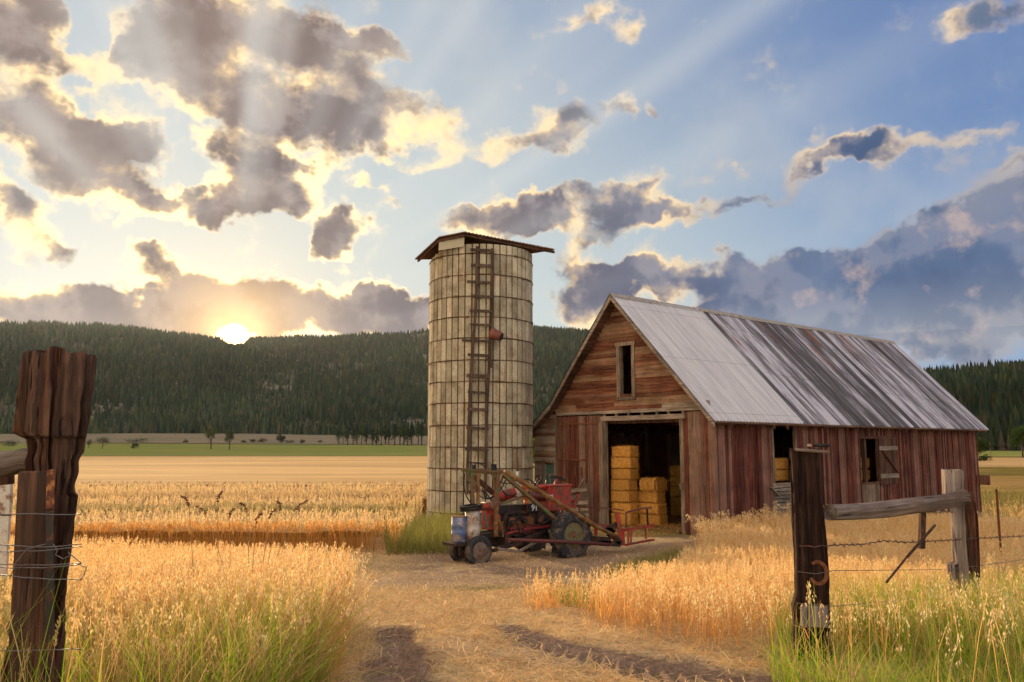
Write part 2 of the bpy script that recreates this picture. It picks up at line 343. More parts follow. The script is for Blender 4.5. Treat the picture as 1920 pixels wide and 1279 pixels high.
cu_ = W.n('ShaderNodeCombineXYZ'); cv_ = W.n('ShaderNodeCombineXYZ')
for i in range(3): W.l(uu, cu_.inputs[i]); W.l(vv, cv_.inputs[i])
def curve(vec, cols, n):
    nd = W.n('ShaderNodeVectorCurve'); mp = nd.mapping; mp.use_clip = False
    xs = np.linspace(-1, 1, cols.shape[0])
    for ch in range(3):
        cv = mp.curves[ch]; px = np.linspace(-1, 1, n); py = np.interp(px, xs, cols[:, ch])
        cv.points[0].location = (px[0], py[0]); cv.points[1].location = (px[-1], py[-1])
        for k in range(1, n-1): cv.points.new(px[k], py[k])
        for p_ in cv.points: p_.handle_type = 'AUTO'
    mp.update(); W.l(vec, nd.inputs['Vector']); return nd.outputs[0]
acc = None
for k in range(0, NR, 3):
    A_ = curve(cu_.outputs[0], FU[:, k:k+3], 90); B_ = curve(cv_.outputs[0], FV[:, k:k+3], 60)
    dt = vmath('DOT_PRODUCT', A_, B_).outputs[1]; acc = dt if acc is None else W.math('ADD', acc, dt)
acc = W.math('MAXIMUM', acc, 0)
# outside the photographed part of the sky: broken cloud from noise only
away = W.math('MAXIMUM', W.mr(W.math('ABSOLUTE', az), .58, .8), W.mr(tv, .66, .95))
gen = W.mr(wnoise2(UV, 2.6, 3, .6), .42, .72, 0, 1.2)
acc = W.math('ADD', W.math('MULTIPLY', acc, W.math('SUBTRACT', 1, away)), W.math('MULTIPLY', away, gen))
nz = wnoise2(UV, 14, 6, .58); dirn = vmath('NORMALIZE', tos).outputs[0]
nz2 = wnoise(vmath('ADD', UV, vmath('SCALE', dirn, None, .026).outputs[0]).outputs[0], 14, 4, .58)
puff = W.math('SUBTRACT', nz, nz2)
cov = W.math('ADD', acc, W.math('MULTIPLY', W.math('SUBTRACT', nz, .5), 1.3))
noise_lo = wnoise2(UV, 4.5, 4, .6)
alpha = W.mr(cov, .12, .74); thick = W.mr(W.math('SUBTRACT', W.math('ADD', cov, W.math('MULTIPLY', W.math('SUBTRACT', nz, .5), .5)), W.math('ADD', W.math('MULTIPLY', puff, 2.6), W.math('MULTIPLY', W.math('SUBTRACT', noise_lo, .5), .9))), .22, 1.2)
near = W.math('POWER', 2.718, W.math('MULTIPLY', dist, -3.4))
near2 = W.math('POWER', 2.718, W.math('MULTIPLY', dist, -1.5))
# clear sky: Nishita + the pale low western sky
sky = W.n('ShaderNodeTexSky', sky_type='NISHITA'); sky.sun_disc = False; sky.sun_elevation = LAMP_EL; sky.sun_rotation = LAMP_AZ; sky.air_density = 1.2; sky.dust_density = 1.5; sky.ozone_density = 2.5
nish = W.mix(1.0, sky.outputs[0], (.07, .07, .07), 'MULTIPLY')
high = W.mix(W.mr(az, -.6, .6), (.21, .32, .53), (.135, .235, .48))
g = W.mix(W.mr(tv, .0, .52), W.mix(W.mr(az, .05, .55), (.56, .68, .70), (.24, .39, .63)), high)
g = W.mix(W.mr(dist, .05, .95, .9, 0), g, (.66, .72, .70)); g = W.mix(W.mr(dist, .02, .30, .5, 0), g, (.80, .76, .62))
clear = W.mix(.12, g, nish); clear = W.mix(W.math('MULTIPLY', W.mr(wnoise2(UV, 5, 5, .6), .45, .75), .28), clear, W.mix(near2, (.40, .45, .55), (.86, .80, .64)))
# cloud colours
dark = W.mix(W.mr(az, -.45, .50), (.235, .165, .14), (.055, .10, .20))
dark = W.mix(W.mr(tv, .55, .2), dark, W.mix(W.mr(az, -.1, .35), (.155, .130, .145), (.065, .11, .22)))
dark = W.mix(W.mr(tv, .21, .10, 0, .8), dark, W.mix(W.mr(az, -.1, .3), (.20, .19, .24), (.07, .12, .235)))
dark = W.mix(W.mr(puff, -.08, .14, 0, .42), dark, (.52, .44, .42))
dark = W.mix(W.mr(wnoise2(UV, 7, 4, .6), .32, .78, 0, .68), dark, W.mix(W.mr(az, -.2, .4), (.46, .37, .32), (.15, .215, .35)))
lit = W.mix(near2, (.64, .50, .40), (1.6, 1.18, .55))
farlow = W.math('MULTIPLY', W.mr(az, .12, .34), W.mr(tv, .42, .24)); lit = W.mix(W.math('MULTIPLY', farlow, .86), lit, (.235, .285, .40))
lit = W.mix(W.mr(near, .25, .7), lit, (1.9, 1.45, .72))
fl2 = W.math('MULTIPLY', farlow, W.mr(wnoise2(UV, 19, 4, .6), .55, .80)); dark = W.mix(W.math('MULTIPLY', fl2, .5), dark, (.72, .52, .42))
mid = W.mix(W.math('MULTIPLY', farlow, .9), W.mix(near2, (.42, .33, .29), (.86, .60, .32)), (.17, .225, .34))
cl = W.mix(W.mr(thick, .25, 1.0), W.mix(W.mr(thick, .0, .55), lit, mid), dark)
cl = W.mix(W.mr(dist, .16, .02, 0, .22), cl, (1.0, .62, .28))
col1 = W.mix(alpha, clear, cl)
# crepuscular rays fanning out from the sun
sv_ = W.n('ShaderNodeSeparateXYZ'); W.l(tos, sv_.inputs[0]); ang = W.math('ARCTAN2', sv_.outputs[1], sv_.outputs[0])
rn = W.n('ShaderNodeTexNoise', noise_dimensions='1D'); rn.inputs['Scale'].default_value = 2.9; rn.inputs['Detail'].default_value = 2; W.l(ang, rn.inputs['W'])
ray_ = W.math('MULTIPLY', W.mr(rn.outputs[0], .40, .68), W.math('MULTIPLY', W.mr(dist, .08, .3), W.mr(dist, 1.4, .6)))
col2 = W.mix(W.math('MULTIPLY', ray_, .50), col1, (.74, .74, .70))
# the sun itself, on the ridge, with its glow
glow = W.math('ADD', W.math('MULTIPLY', W.mr(dist, .0185, .010), 14), W.math('MULTIPLY', W.math('POWER', 2.718, W.math('MULTIPLY', dist, -34)), 2.2))
glow = W.math('ADD', glow, W.math('MULTIPLY', W.math('POWER', 2.718, W.math('MULTIPLY', dist, -12)), .05))
gc = W.n('ShaderNodeCombineColor'); W.l(glow, gc.inputs[0]); W.l(W.math('MULTIPLY', glow, .56), gc.inputs[1]); W.l(W.math('MULTIPLY', glow, .15), gc.inputs[2])
col3 = W.mix(1.0, col2, gc.outputs[0], 'ADD')
# eastern half of the sky, behind the photographer, boosted bright and warm as added front fill
east_fill = W.mix(W.mr(W.math('ABSOLUTE', az), 1.1, 2.2), (1, 1, 1), (4.7, 3.6, 2.4))
col4 = W.mix(1.0, col3, east_fill, 'MULTIPLY')
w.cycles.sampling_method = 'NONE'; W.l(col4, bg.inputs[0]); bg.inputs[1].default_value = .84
sd = bpy.data.lights.new('sun', 'SUN'); sd.energy = 5.0; sd.angle = R(1.5); sd.color = (1, .69, .38)
so = bpy.data.objects.new('sun', sd); col.objects.link(so)
dv = Vector((math.sin(LAMP_AZ)*math.cos(LAMP_EL), math.cos(LAMP_AZ)*math.cos(LAMP_EL), math.sin(LAMP_EL)))
so.rotation_euler = dv.to_track_quat('Z', 'Y').to_euler()
# ================================================================ CAMERA
cd = bpy.data.cameras.new('camera'); cam = bpy.data.objects.new('camera', cd); col.objects.link(cam); scene.camera = cam
cam.location = (0, 0, CZ); cam.rotation_euler = (R(90)+TH, 0, 0); cd.sensor_width = 36; cd.lens = 36*FPX/1920; cd.clip_end = 9000; cd.clip_start = .05
scene.view_settings.view_transform = 'Standard'; scene.view_settings.look = 'None'; scene.view_settings.exposure = .32; scene.view_settings.gamma = 1
scene.cycles.max_bounces = 5; scene.cycles.diffuse_bounces = 3; scene.cycles.glossy_bounces = 2; scene.cycles.transmission_bounces = 4; scene.cycles.volume_bounces = 0
scene.cycles.transparent_max_bounces = 8; scene.cycles.use_adaptive_sampling = True; scene.cycles.adaptive_threshold = .03; scene.cycles.sample_clamp_indirect = 6
# ================================================================ GROUND
def ground_mat():
    t = NT('field_ground'); v = t.coord(which='World'); n = t.noise(v, .05, 5); n2 = t.noise(v, 1.7, 5); sp_ = t.n('ShaderNodeSeparateXYZ'); t.l(v, sp_.inputs[0])
    c = t.mix(n2, (.17, .12, .055), (.36, .25, .10)); g = t.mix(n2, (.19, .15, .055), (.27, .21, .08))
    c = t.mix(t.mr(n, .42, .58), c, g)
    return t.bsdf(c, 1, 0, n2, .6, .05, .05)
def grid(name, xs, ys, zoff, mat, parent=None, zfun=None, smooth=True, colors=None):
    Xg, Yg = np.meshgrid(xs, ys); Zg = gz(Xg, Yg)+zoff
    if zfun is not None: Zg = Zg+zfun(Xg, Yg)
    nx, ny = len(xs), len(ys); V = np.stack([Xg, Yg, Zg], -1).reshape(-1, 3)
    i = (np.arange(ny-1)[:, None]*nx+np.arange(nx-1)[None, :]).reshape(-1)
    F = np.stack([i, i+1, i+nx+1, i+nx], 1)
    return npmesh(name, V, F, mat, colors(Xg, Yg).reshape(-1, 3) if colors else None, smooth, parent)
def sg(a, b, n, p=2.6):                       # signed power spacing
    t = np.linspace(-1, 1, n); return np.where(t < 0, -np.abs(t)**p*abs(a), np.abs(t)**p*abs(b))
ys = np.concatenate([np.linspace(-12, 40, 105), 40+np.linspace(0.02, 1, 110)**2.2*1500])
tag(grid('ground', sg(-1600, 1600, 201), ys, 0, ground_mat()), kind='structure')
def band_mat(name, a, b, sc=(1, 1, 1), lines=0, extra=None):
    t = NT(name); v = t.coord(sc, 'World'); n = t.noise(v, .35, 6, .65); n2 = t.noise(v, 3, 5, .7); n3 = t.noise(t.coord((.25, 1, 1), 'World'), .06, 4)
    f = t.math('ADD', t.math('MULTIPLY', n, .5), t.math('MULTIPLY', n2, .5)); c = t.mix(t.mr(f, .34, .66), a, b)
    c = t.mix(t.mr(n3, .42, .62, 0, .5), c, extra or tuple(q*.72 for q in a))
    return t.bsdf(c, 1, 0, f, .8, .15, .05)
def sheet(name, x0, x1, y0, y1, zoff, mat, wav=0):
    xs = np.unique(np.concatenate([np.linspace(x0, x1, 90), np.linspace(max(x0, -40), min(x1, 60), 60)])); ys_ = y0+np.linspace(0, 1, 60)**1.6*(y1-y0)
    o = grid(name, xs, ys_, zoff, mat); me = o.data
    if wav:
        co = np.empty(len(me.vertices)*3, np.float32); me.vertices.foreach_get('co', co); co = co.reshape(-1, 3)
        e = (co[:, 1]-y0)/(y1-y0); co[:, 1] += (fbm(co[:, 0], co[:, 0]*0, .02, 9)-.5)*wav*np.maximum(e, 1-e)
        co[:, 2] = gz(co[:, 0], co[:, 1])+zoff; me.vertices.foreach_set('co', co.ravel())
    return tag(o, kind='structure')
sheet('stubble_field', -300, -2, 46, 226, .10, band_mat('stubble', (.52, .30, .10), (.78, .50, .20), (.12, 1, 1)))
sheet('mown_field', 9, 420, 132, 226, .10, band_mat('mown', (.44, .27, .10), (.66, .43, .18), (.12, 1, 1)))
sheet('green_pasture', -620, 660, 232, 560, .16, band_mat('green_pasture', (.14, .19, .03), (.25, .27, .05), (.15, 1, 1), extra=(.34, .25, .08)), 10)
sheet('dry_pasture', -900, 1000, 575, 1150, .3, band_mat('dry_pasture', (.20, .155, .09), (.30, .23, .14), (.2, .6, 1), extra=(.15, .15, .07)), 8)
# ---------------------------------------------------------------- the farm track with its two ruts
RUT1 = [(-.45, 3.4), (-.62, 5), (-.86, 6.6), (-1.12, 8.3)]; RUT2 = [(3.4, 4.6), (2.2, 5.4), (1.15, 6.3), (.3, 7.4), (-.05, 8.4)]
def dpoly(x, y, pts):
    best = np.full(np.shape(x), 1e9); sbest = np.zeros(np.shape(x)); s0 = 0
    for (ax, ay), (bx, by) in zip(pts[:-1], pts[1:]):
        dx, dy = bx-ax, by-ay; L = math.hypot(dx, dy); t = np.clip(((x-ax)*dx+(y-ay)*dy)/L**2, 0, 1)
        d = np.hypot(x-ax-t*dx, y-ay-t*dy); k = d < best; best = np.where(k, d, best); sbest = np.where(k, s0+t*L, sbest); s0 += L
    return best, sbest
def ruts(x, y):
    d1, s1 = dpoly(x, y, RUT1); d2, s2 = dpoly(x, y, RUT2)
    w1_ = .38-.17*sstep(5.5, 8.2, y); w2_ = .36-.15*sstep(6.3, 8.4, y)
    j = (fbm(x, y, 3.5, 2)-.5)*.30
    m1 = 1-sstep(.6, 1.15, (d1+j)/w1_); m2 = 1-sstep(.6, 1.15, (d2+j)/w2_)
    return m1*(y < 8.4+j), m2*(y < 8.7+j), d1, s1, d2, s2
def yard(x, y):                                # bare yard in front of the tractor
    return sstep(12.6, 14.5, y+(fbm(x, y, .5, 8)-.5)*2)*sstep(-3.2, -1.8, x+.0*y)
def track_z(x, y):
    m1, m2, d1, s1, d2, s2 = ruts(x, y)
    lug = lambda d, s: .030*np.sin((s+d*.9)*2*np.pi/.15)
    return .004+.022*fbm(x, y, 3, 4)+.010*fbm(x, y, 14, 6)-.035*(m1+m2)+m1*lug(d1, s1)+m2*lug(d2, s2)+.035
def track_c(x, y):
    m1, m2, *_ = ruts(x, y); n = fbm(x, y, 2.2, 11)[..., None]; n9 = fbm(x, y, 9, 12)[..., None]
    straw = np.array([.60, .42, .20])*(.65+.7*n9); dirt = np.array([.26, .17, .11])*(.7+.6*n)
    bare = np.clip(m1+m2, 0, 1); bare = np.maximum(bare, .8*sstep(.44, .58, fbm(x, y, .9, 21))*sstep(9.5, 5.2, y))
    bare = np.maximum(bare, .85*yard(x, y)*sstep(.40, .6, fbm(x, y, .6, 31)+.15)); bare = bare[..., None]
    c = straw*(1-bare)+dirt*bare
    g = (np.exp(-(((x+.35)/.95)**2+((y-13.3)/1.0)**2)*1.6)*sstep(.35, .6, fbm(x, y, 2, 41)))[..., None]
    return c*(1-g)+np.array([.085, .09, .025])*g
def track_mat():
    t = NT('track_soil'); at = t.n('ShaderNodeVertexColor'); at.layer_name = 'Col'; v = t.coord(which='World'); n = t.noise(v, 24, 6, .7); n2 = t.noise(t.coord((4, 1, 1), 'World', (0, 0, .5)), 22, 4, .6)
    f = t.math('ADD', t.math('MULTIPLY', n, .6), t.math('MULTIPLY', n2, .4)); k = t.mr(f, .3, .7, .5, 1.4); cb = t.n('ShaderNodeCombineColor'); [t.l(k, cb.inputs[i]) for i in range(3)]
    return t.bsdf(t.mix(1.0, at.outputs[0], cb.outputs[0], 'MULTIPLY'), 1, 0, f, .8, .02, .05)
tag(grid('dirt_track', np.concatenate([np.linspace(-16, -3, 60), np.linspace(-2.95, 4.2, 240), np.linspace(4.3, 7, 20)]), np.concatenate([np.linspace(2.6, 9, 210), np.linspace(9.05, 24.6, 180)]), 0, track_mat(), zfun=track_z, colors=track_c), kind='structure')
# ================================================================ HILLS AND FOREST
def spline(xs, ys_, x): return np.interp(x, xs, ys_)
RP = [(-700, 640), (-300, 600), (-100, 604), (0, 613), (130, 623), (250, 629), (380, 638), (412, 640), (424, 650), (440, 653), (456, 650), (468, 640), (500, 640), (600, 638), (700, 630), (800, 626), (900, 622), (1000, 622), (1110, 627), (1250, 645), (1380, 690), (1500, 725), (1560, 790), (1620, 850)]
RP2 = [(1200, 850), (1350, 800), (1480, 745), (1620, 720), (1760, 714), (1850, 706), (1920, 700), (2100, 690), (2400, 700), (2700, 760)]
def hill(name, prof, R0, R1, R2, mat, n=(420, 90), rough=1.0, seed=0, base_k=1.0):
    A = np.array([azv(p[0], p[1]+8+(7 if p[0] < 240 else 0)) for p in prof]); aa = np.linspace(A[0, 0], A[-1, 0], n[0]); el = np.interp(aa, A[:, 0], A[:, 1]); tt = np.linspace(0, 1.35, n[1])
    AA, T = np.meshgrid(aa, tt); Rr = np.where(T < 1, R0+(R1-R0)*T, R1+(R2-R1)*(T-1)/.35)
    H = np.interp(AA, aa, el)*R1+CZ; x = Rr*np.sin(AA); y = Rr*np.cos(AA); b = gz(x, np.minimum(y, 1150))-3
    pr = np.where(T < 1, np.sin(np.clip(T, 0, 1)*np.pi/2)**1.25*.98+.02*T, 1-.35*(T-1)/.35)
    ng = (fbm(x, y, .0032, seed)-.5)*70*np.sin(np.clip(T, 0, 1)*np.pi)*rough
    Z = b+(H-b)*pr+ng*np.clip((H-b)/200, 0, 1); V = np.stack([x, y, Z], -1).reshape(-1, 3); nx = n[0]
    i = (np.arange(n[1]-1)[:, None]*nx+np.arange(nx-1)[None, :]).reshape(-1); F = np.stack([i, i+1, i+nx+1, i+nx], 1)
    o = npmesh(name, V, F, mat, None, True); tag(o, kind='structure'); return V.reshape(n[1], nx, 3), aa, tt
def hill_mat(name, a, b):
    t = NT(name); v = t.coord(which='World'); n = t.noise(v, .012, 6, .6); n2 = t.noise(v, .08, 5, .7)
    c = t.mix(t.mr(n, .42, .6), a, b); c = t.mix(t.mr(n2, .4, .65, 0, .6), c, tuple(q*.5 for q in a)); return t.bsdf(c, 1, 0, n2, 1, 4, .02)
HV, Haa, Htt = hill('hill', RP, 1050, 2250, 2700, hill_mat('hillside', (.10, .10, .055), (.24, .20, .15)), seed=3)
HV2, _, _ = hill('hill', RP2, 560, 1250, 1700, hill_mat('dark_hillside', (.03, .04, .025), (.04, .05, .03)), n=(160, 60), rough=.5, seed=8)
def conifer_unit(n=6, tiers=3, seed=0):
    r = random.Random(seed); vs = []; fs = []
    for k in range(tiers):
        z0 = .10+.27*k; z1 = min(1.0, z0+.46+.1*k); rad = (.20-.052*k); b = len(vs)
        for j in range(n):
            a = 2*math.pi*(j+.5*k)/n; q = rad*r.uniform(.65, 1.2); vs.append((q*math.cos(a), q*math.sin(a), z0+r.uniform(-.05, .03)))
        vs.append((0, 0, z1 if k < tiers-1 else 1.0)); fs += [(b+j, b+(j+1) % n, b+n) for j in range(n)]
    return np.array(vs), np.array(fs)
def scatter(units, pos, hts, wid, colors, name, mat, jit=.25):
    """pos (n,3); many copies of small unit meshes as ONE mesh."""
    Vs = []; Fs = []; Cs = []; off = 0; n = len(pos); which = rng.integers(0, len(units), n)
    for u, (uv_, uf) in enumerate(units):
        k = np.where(which == u)[0]
        if len(k) == 0: continue
        a = rng.uniform(0, 2*np.pi, len(k)); c_, s_ = np.cos(a), np.sin(a); h = hts[k]; wd = wid[k]
        x = (uv_[None, :, 0]*c_[:, None]-uv_[None, :, 1]*s_[:, None])*(h*wd)[:, None]; y = (uv_[None, :, 0]*s_[:, None]+uv_[None, :, 1]*c_[:, None])*(h*wd)[:, None]
        z = uv_[None, :, 2]*h[:, None]; Vv = np.stack([x, y, z], -1)+pos[k][:, None, :]; m = len(uv_)
        Fs.append((uf[None]+(np.arange(len(k))*m)[:, None, None]+off).reshape(-1, uf.shape[1])); Vs.append(Vv.reshape(-1, 3))
        Cs.append((colors[k][:, None, :]*np.ones((1, m, 1))).reshape(-1, 3)); off += m*len(k)
    return npmesh(name, np.concatenate(Vs), np.concatenate(Fs), mat, np.concatenate(Cs))
CU = [conifer_unit(6, 3, s) for s in range(4)]; CU2 = [conifer_unit(5, 2, s+9) for s in range(4)]
def hill_forest(HVv, n, hmin, hmax, bare, name, label, seed, dark=1.0, tmax=1.03):
    r = np.random.default_rng(seed); ny, nx = HVv.shape[:2]; tmaxi = int((ny-1)*tmax/1.35)
    i = r.uniform(0, nx-1.001, n); j = r.uniform(0, tmaxi-.001, n); ii = i.astype(int); jj = j.astype(int); fi = (i-ii)[:, None]; fj = (j-jj)[:, None]
    p = (HVv[jj, ii]*(1-fi)+HVv[jj, ii+1]*fi)*(1-fj)+(HVv[jj+1, ii]*(1-fi)+HVv[jj+1, ii+1]*fi)*fj
    d = fbm(p[:, 0], p[:, 1], .008, seed+2, 5); azs = np.arctan2(p[:, 0], p[:, 1]); px = 960+1572*np.tan(azs); t = j/tmaxi
    keep = d+r.normal(0, .07, n) > bare(px, t); p = p[keep]; t = t[keep]; m = len(p); d = d[keep]
    h = (hmin+(hmax-hmin)*r.random(m)**1.3*(.7+.6*fbm(p[:, 0], p[:, 1], .02, seed+5)))*(1.15-.2*t); cbase = np.array([[.045, .080, .042], [.065, .10, .048], [.10, .12, .05], [.035, .065, .045], [.11, .095, .06]])[r.choice(5, m, p=[.3, .3, .17, .15, .08])]
    c = cbase*.85*(.35+1.5*(fbm(p[:, 0], p[:, 1], .004, seed+7, 4)[:, None]))*np.array([[1.0, .92, .9]])*dark*r.uniform(.7, 1.3, (m, 1))
    p[:, 2] -= .5; o = scatter(CU2, p, h, r.uniform(.8, 1.25, m), c, name, M['leaf']); tag(o, label, 'forest', None, 'stuff')
def bareL(px, t): return -.0+.33+.22*np.exp(-((px-860)/260)**2)*np.exp(-((t-.80)/.22)**2)+.13*np.exp(-((px-150)/200)**2)*(t > .5)*.4+.10*(t < .02)
hill_forest(HV, 72000, 6, 18, bareL, 'forest', 'dark conifer forest covering the long hill where the sun sets', 5, 1.0, 1.02)
hill_forest(HV2, 19000, 8, 22, lambda px, t: .1+0*px, 'forest', 'dense dark pine wood on the low hill right of the barn', 11, .8, 1.02)
# ================================================================ SILO
SX, SY, SR, SZ = -1.13, 29.95, 1.87, -1.10
silo = thing('silo', 'tall pale concrete stave silo banded with rusty hoops beside the red barn', 'silo', (SX, SY, SZ))
ztop_f = lambda x: 9.66 if x > -1.15 else 9.66-.30*min(1, (-1.15-x)/.7)
mb = MB(); NS = 48; dz = .735; r1 = random.Random(3)
for k in range(NS):
    a0 = 2*math.pi*k/NS+.012; a1 = 2*math.pi*(k+1)/NS-.012; xm = SR*math.cos((a0+a1)/2); zt = ztop_f(xm); z = -.25+(0 if k % 2 else 0)
    while z < zt-.02:
        z1 = min(z+dz, zt); ro = SR+r1.uniform(-.008, .008); am = (a0+a1)/2
        vs = []
        for zz in (z+.010, z1-.012):
            for (rr, aa) in ((ro-.08, a0), (ro, a0), (ro+.006, am), (ro, a1), (ro-.08, a1)): vs.append((rr*math.cos(aa), rr*math.sin(aa), zz))
        mb.add(vs, [(0, 5, 6, 1), (1, 6, 7, 2), (2, 7, 8, 3), (3, 8, 9, 4), (0, 1, 2, 3, 4), (9, 8, 7, 6, 5)]); z = z1
mb.build('stave_wall', M['stave'], silo)
mb = MB(); mb.lathe([(SR-.05, -.25), (SR-.05, 9.3)], n=48, smooth=True); mb.build('mortar_core', plain('mortar', (.09, .055, .03), .95), silo)
for k in range(13):
    z = -.25+dz*(k+1); mb = MB(); n = 64; pts = [((SR+.022)*math.cos(2*math.pi*i/n), (SR+.022)*math.sin(2*math.pi*i/n), z+.010*math.sin(i*.7+k)+.02*math.sin(i*.098+k*1.9)) for i in range(n+1)]
    mb.tube(pts, .0135, 5)
    for q in range(4):
        a = -math.pi/2+(k*1.37+q*1.57) % 6.28; mb.box(((SR+.035)*math.cos(a), (SR+.035)*math.sin(a), z), (.05, .16, .05), Matrix.Rotation(a, 3, 'Z'))
    mb.build('hoop', M['hoop'], silo)
# roof: five loosely folded corrugated sheets
def Sl(p): return Vector(p)-Vector((SX, SY, SZ))
L_, P1_, A_, R_, B_ = Sl(P(778, 485, 29.3)), Sl(P(822, 444, 28.15)), Sl(P(871, 434, 27.85)), Sl(P(1040, 467, 29.2)), Sl((-.6, 32.1, 8.95))
cen = Sl((-1.05, 29.95, 9.02)); mb = MB()
ring = [L_, P1_, A_, R_, B_]
def corr_tri(mb, a, b, c, amp=.018, n=26):       # sheet from edge a-b up to c, ribs run towards c
    m = (b-a).cross(c-a).normalized(); top = []; 
    vs = []; fs = []
    for i in range(n*3+1):
        t = i/(n*3); e = a.lerp(b, t); o = m*amp*math.sin(2*math.pi*n*t); inr = e.lerp(c, .97); vs += [e+o, inr+o*.1, e+o-Vector((0, 0, .03)), inr+o*.1-Vector((0, 0, .03))]
    for i in range(n*3):
        b0 = i*4; fs += [(b0, b0+4, b0+5, b0+1), (b0+2, b0+3, b0+7, b0+6), (b0, b0+2, b0+6, b0+4)]
    mb.add(vs, fs)
for i in range(5): corr_tri(mb, ring[i], ring[(i+1) % 5], cen, n=int(14*(ring[i]-ring[(i+1) % 5]).length/2.5)+6)
mb.build('roof', plain('silo_roof', (.20, .12, .07), .6, .4, (.16, .06, .02), .6), silo)
mb = MB(); mb.bar(A_+Vector((0, .12, -.10)), R_+Vector((0, .15, -.08)), .05, .09); mb.bar(P1_+Vector((.02, .12, -.1)), A_+Vector((0, .12, -.10)), .05, .09); mb.bar(L_+Vector((.1, .1, -.07)), P1_+Vector((.02, .15, -.1)), .05, .08); mb.build('rafter', M['dark_wood'], silo)
mb = MB(); mb.hexa([Sl(P(822, 470, 28.3)), Sl(P(870, 462, 28.05)), Sl(P(870, 462, 28.15)), Sl(P(822, 470, 28.4)), Sl(P(824, 449, 28.3)), Sl(P(871, 441, 28.05)), Sl(P(871, 441, 28.15)), Sl(P(824, 449, 28.4))]); mb.build('infill_board', plain('cream', (.42, .36, .25), .8), silo)
def onsilo(px, py, off=.10):                     # pixel -> point on the silo's face
    r = ray(px, py); ox, oy = -SX, -SY; rr = SR+off; a = r[0]**2+r[1]**2; b = 2*(ox*r[0]+oy*r[1]); c = ox*ox+oy*oy-rr*rr
    t = (-b-math.sqrt(max(0, b*b-4*a*c)))/(2*a); return Vector((r[0]*t, r[1]*t, CZ+r[2]*t))-Vector((SX, SY, SZ))
lad = MB(); LR = [(895, 462), (893, 560), (889, 620), (884, 680), (881, 740), (879, 800), (877, 870), (875, 925)]; RR_ = [(923, 466), (922, 540), (920, 600), (918, 660), (914, 740), (912, 800), (911, 870), (910, 930)]
for pts in (LR, RR_):
    for a, b in zip(pts[:-1], pts[1:]): lad.bar(onsilo(*a), onsilo(b[0], b[1]+2), .10, .06, (0, -1, 0))
ladder = lad.build('ladder', M['ladder_wood'], silo)
mr_ = MB(); mr_.bar(onsilo(887, 640), onsilo(884, 700, .13), .07, .05, (0, -1, 0)); mr_.bar(onsilo(921, 625), onsilo(921, 690, .13), .05, .05, (0, -1, 0)); mr_.build('splice_board', M['ladder_wood'], ladder)
for (x0, x1, yy, th_) in [(882, 925, 469, .09), (883, 924, 498, .10), (876, 924, 529, .09), (883, 924, 556, .09), (881, 924, 583, .09), (881, 922, 609, .07), (866, 927, 639, .08), (877, 919, 666, .09), (875, 918, 705, .12), (877, 916, 736, .08), (876, 916, 768, .10), (874, 916, 803, .09), (872, 916, 843, .09), (875, 912, 868, .05), (874, 912, 905, .07)]:
    b = MB(); b.bar(onsilo(x0, yy-1, .15), onsilo(x1, yy+1, .15), .05, th_); b.build('rung', M['ladder_wood'], ladder)
b = MB(); a0, a1 = onsilo(922, 624, .16), onsilo(940, 632, .38); ax = (a1-a0).normalized()
b.tube([a0, a0+ax*.12, a1], [.19, .17, .15], 14); b.build('spout', M['pipe_red'], silo)
b = MB(); b.tube([onsilo(925, 628, .05), a0+ax*.02], [.10, .10], 10); b.tube([a1-ax*.001, a1+ax*.012], [.128, .128], 14); b.build('spout_mouth', M['black'], silo)
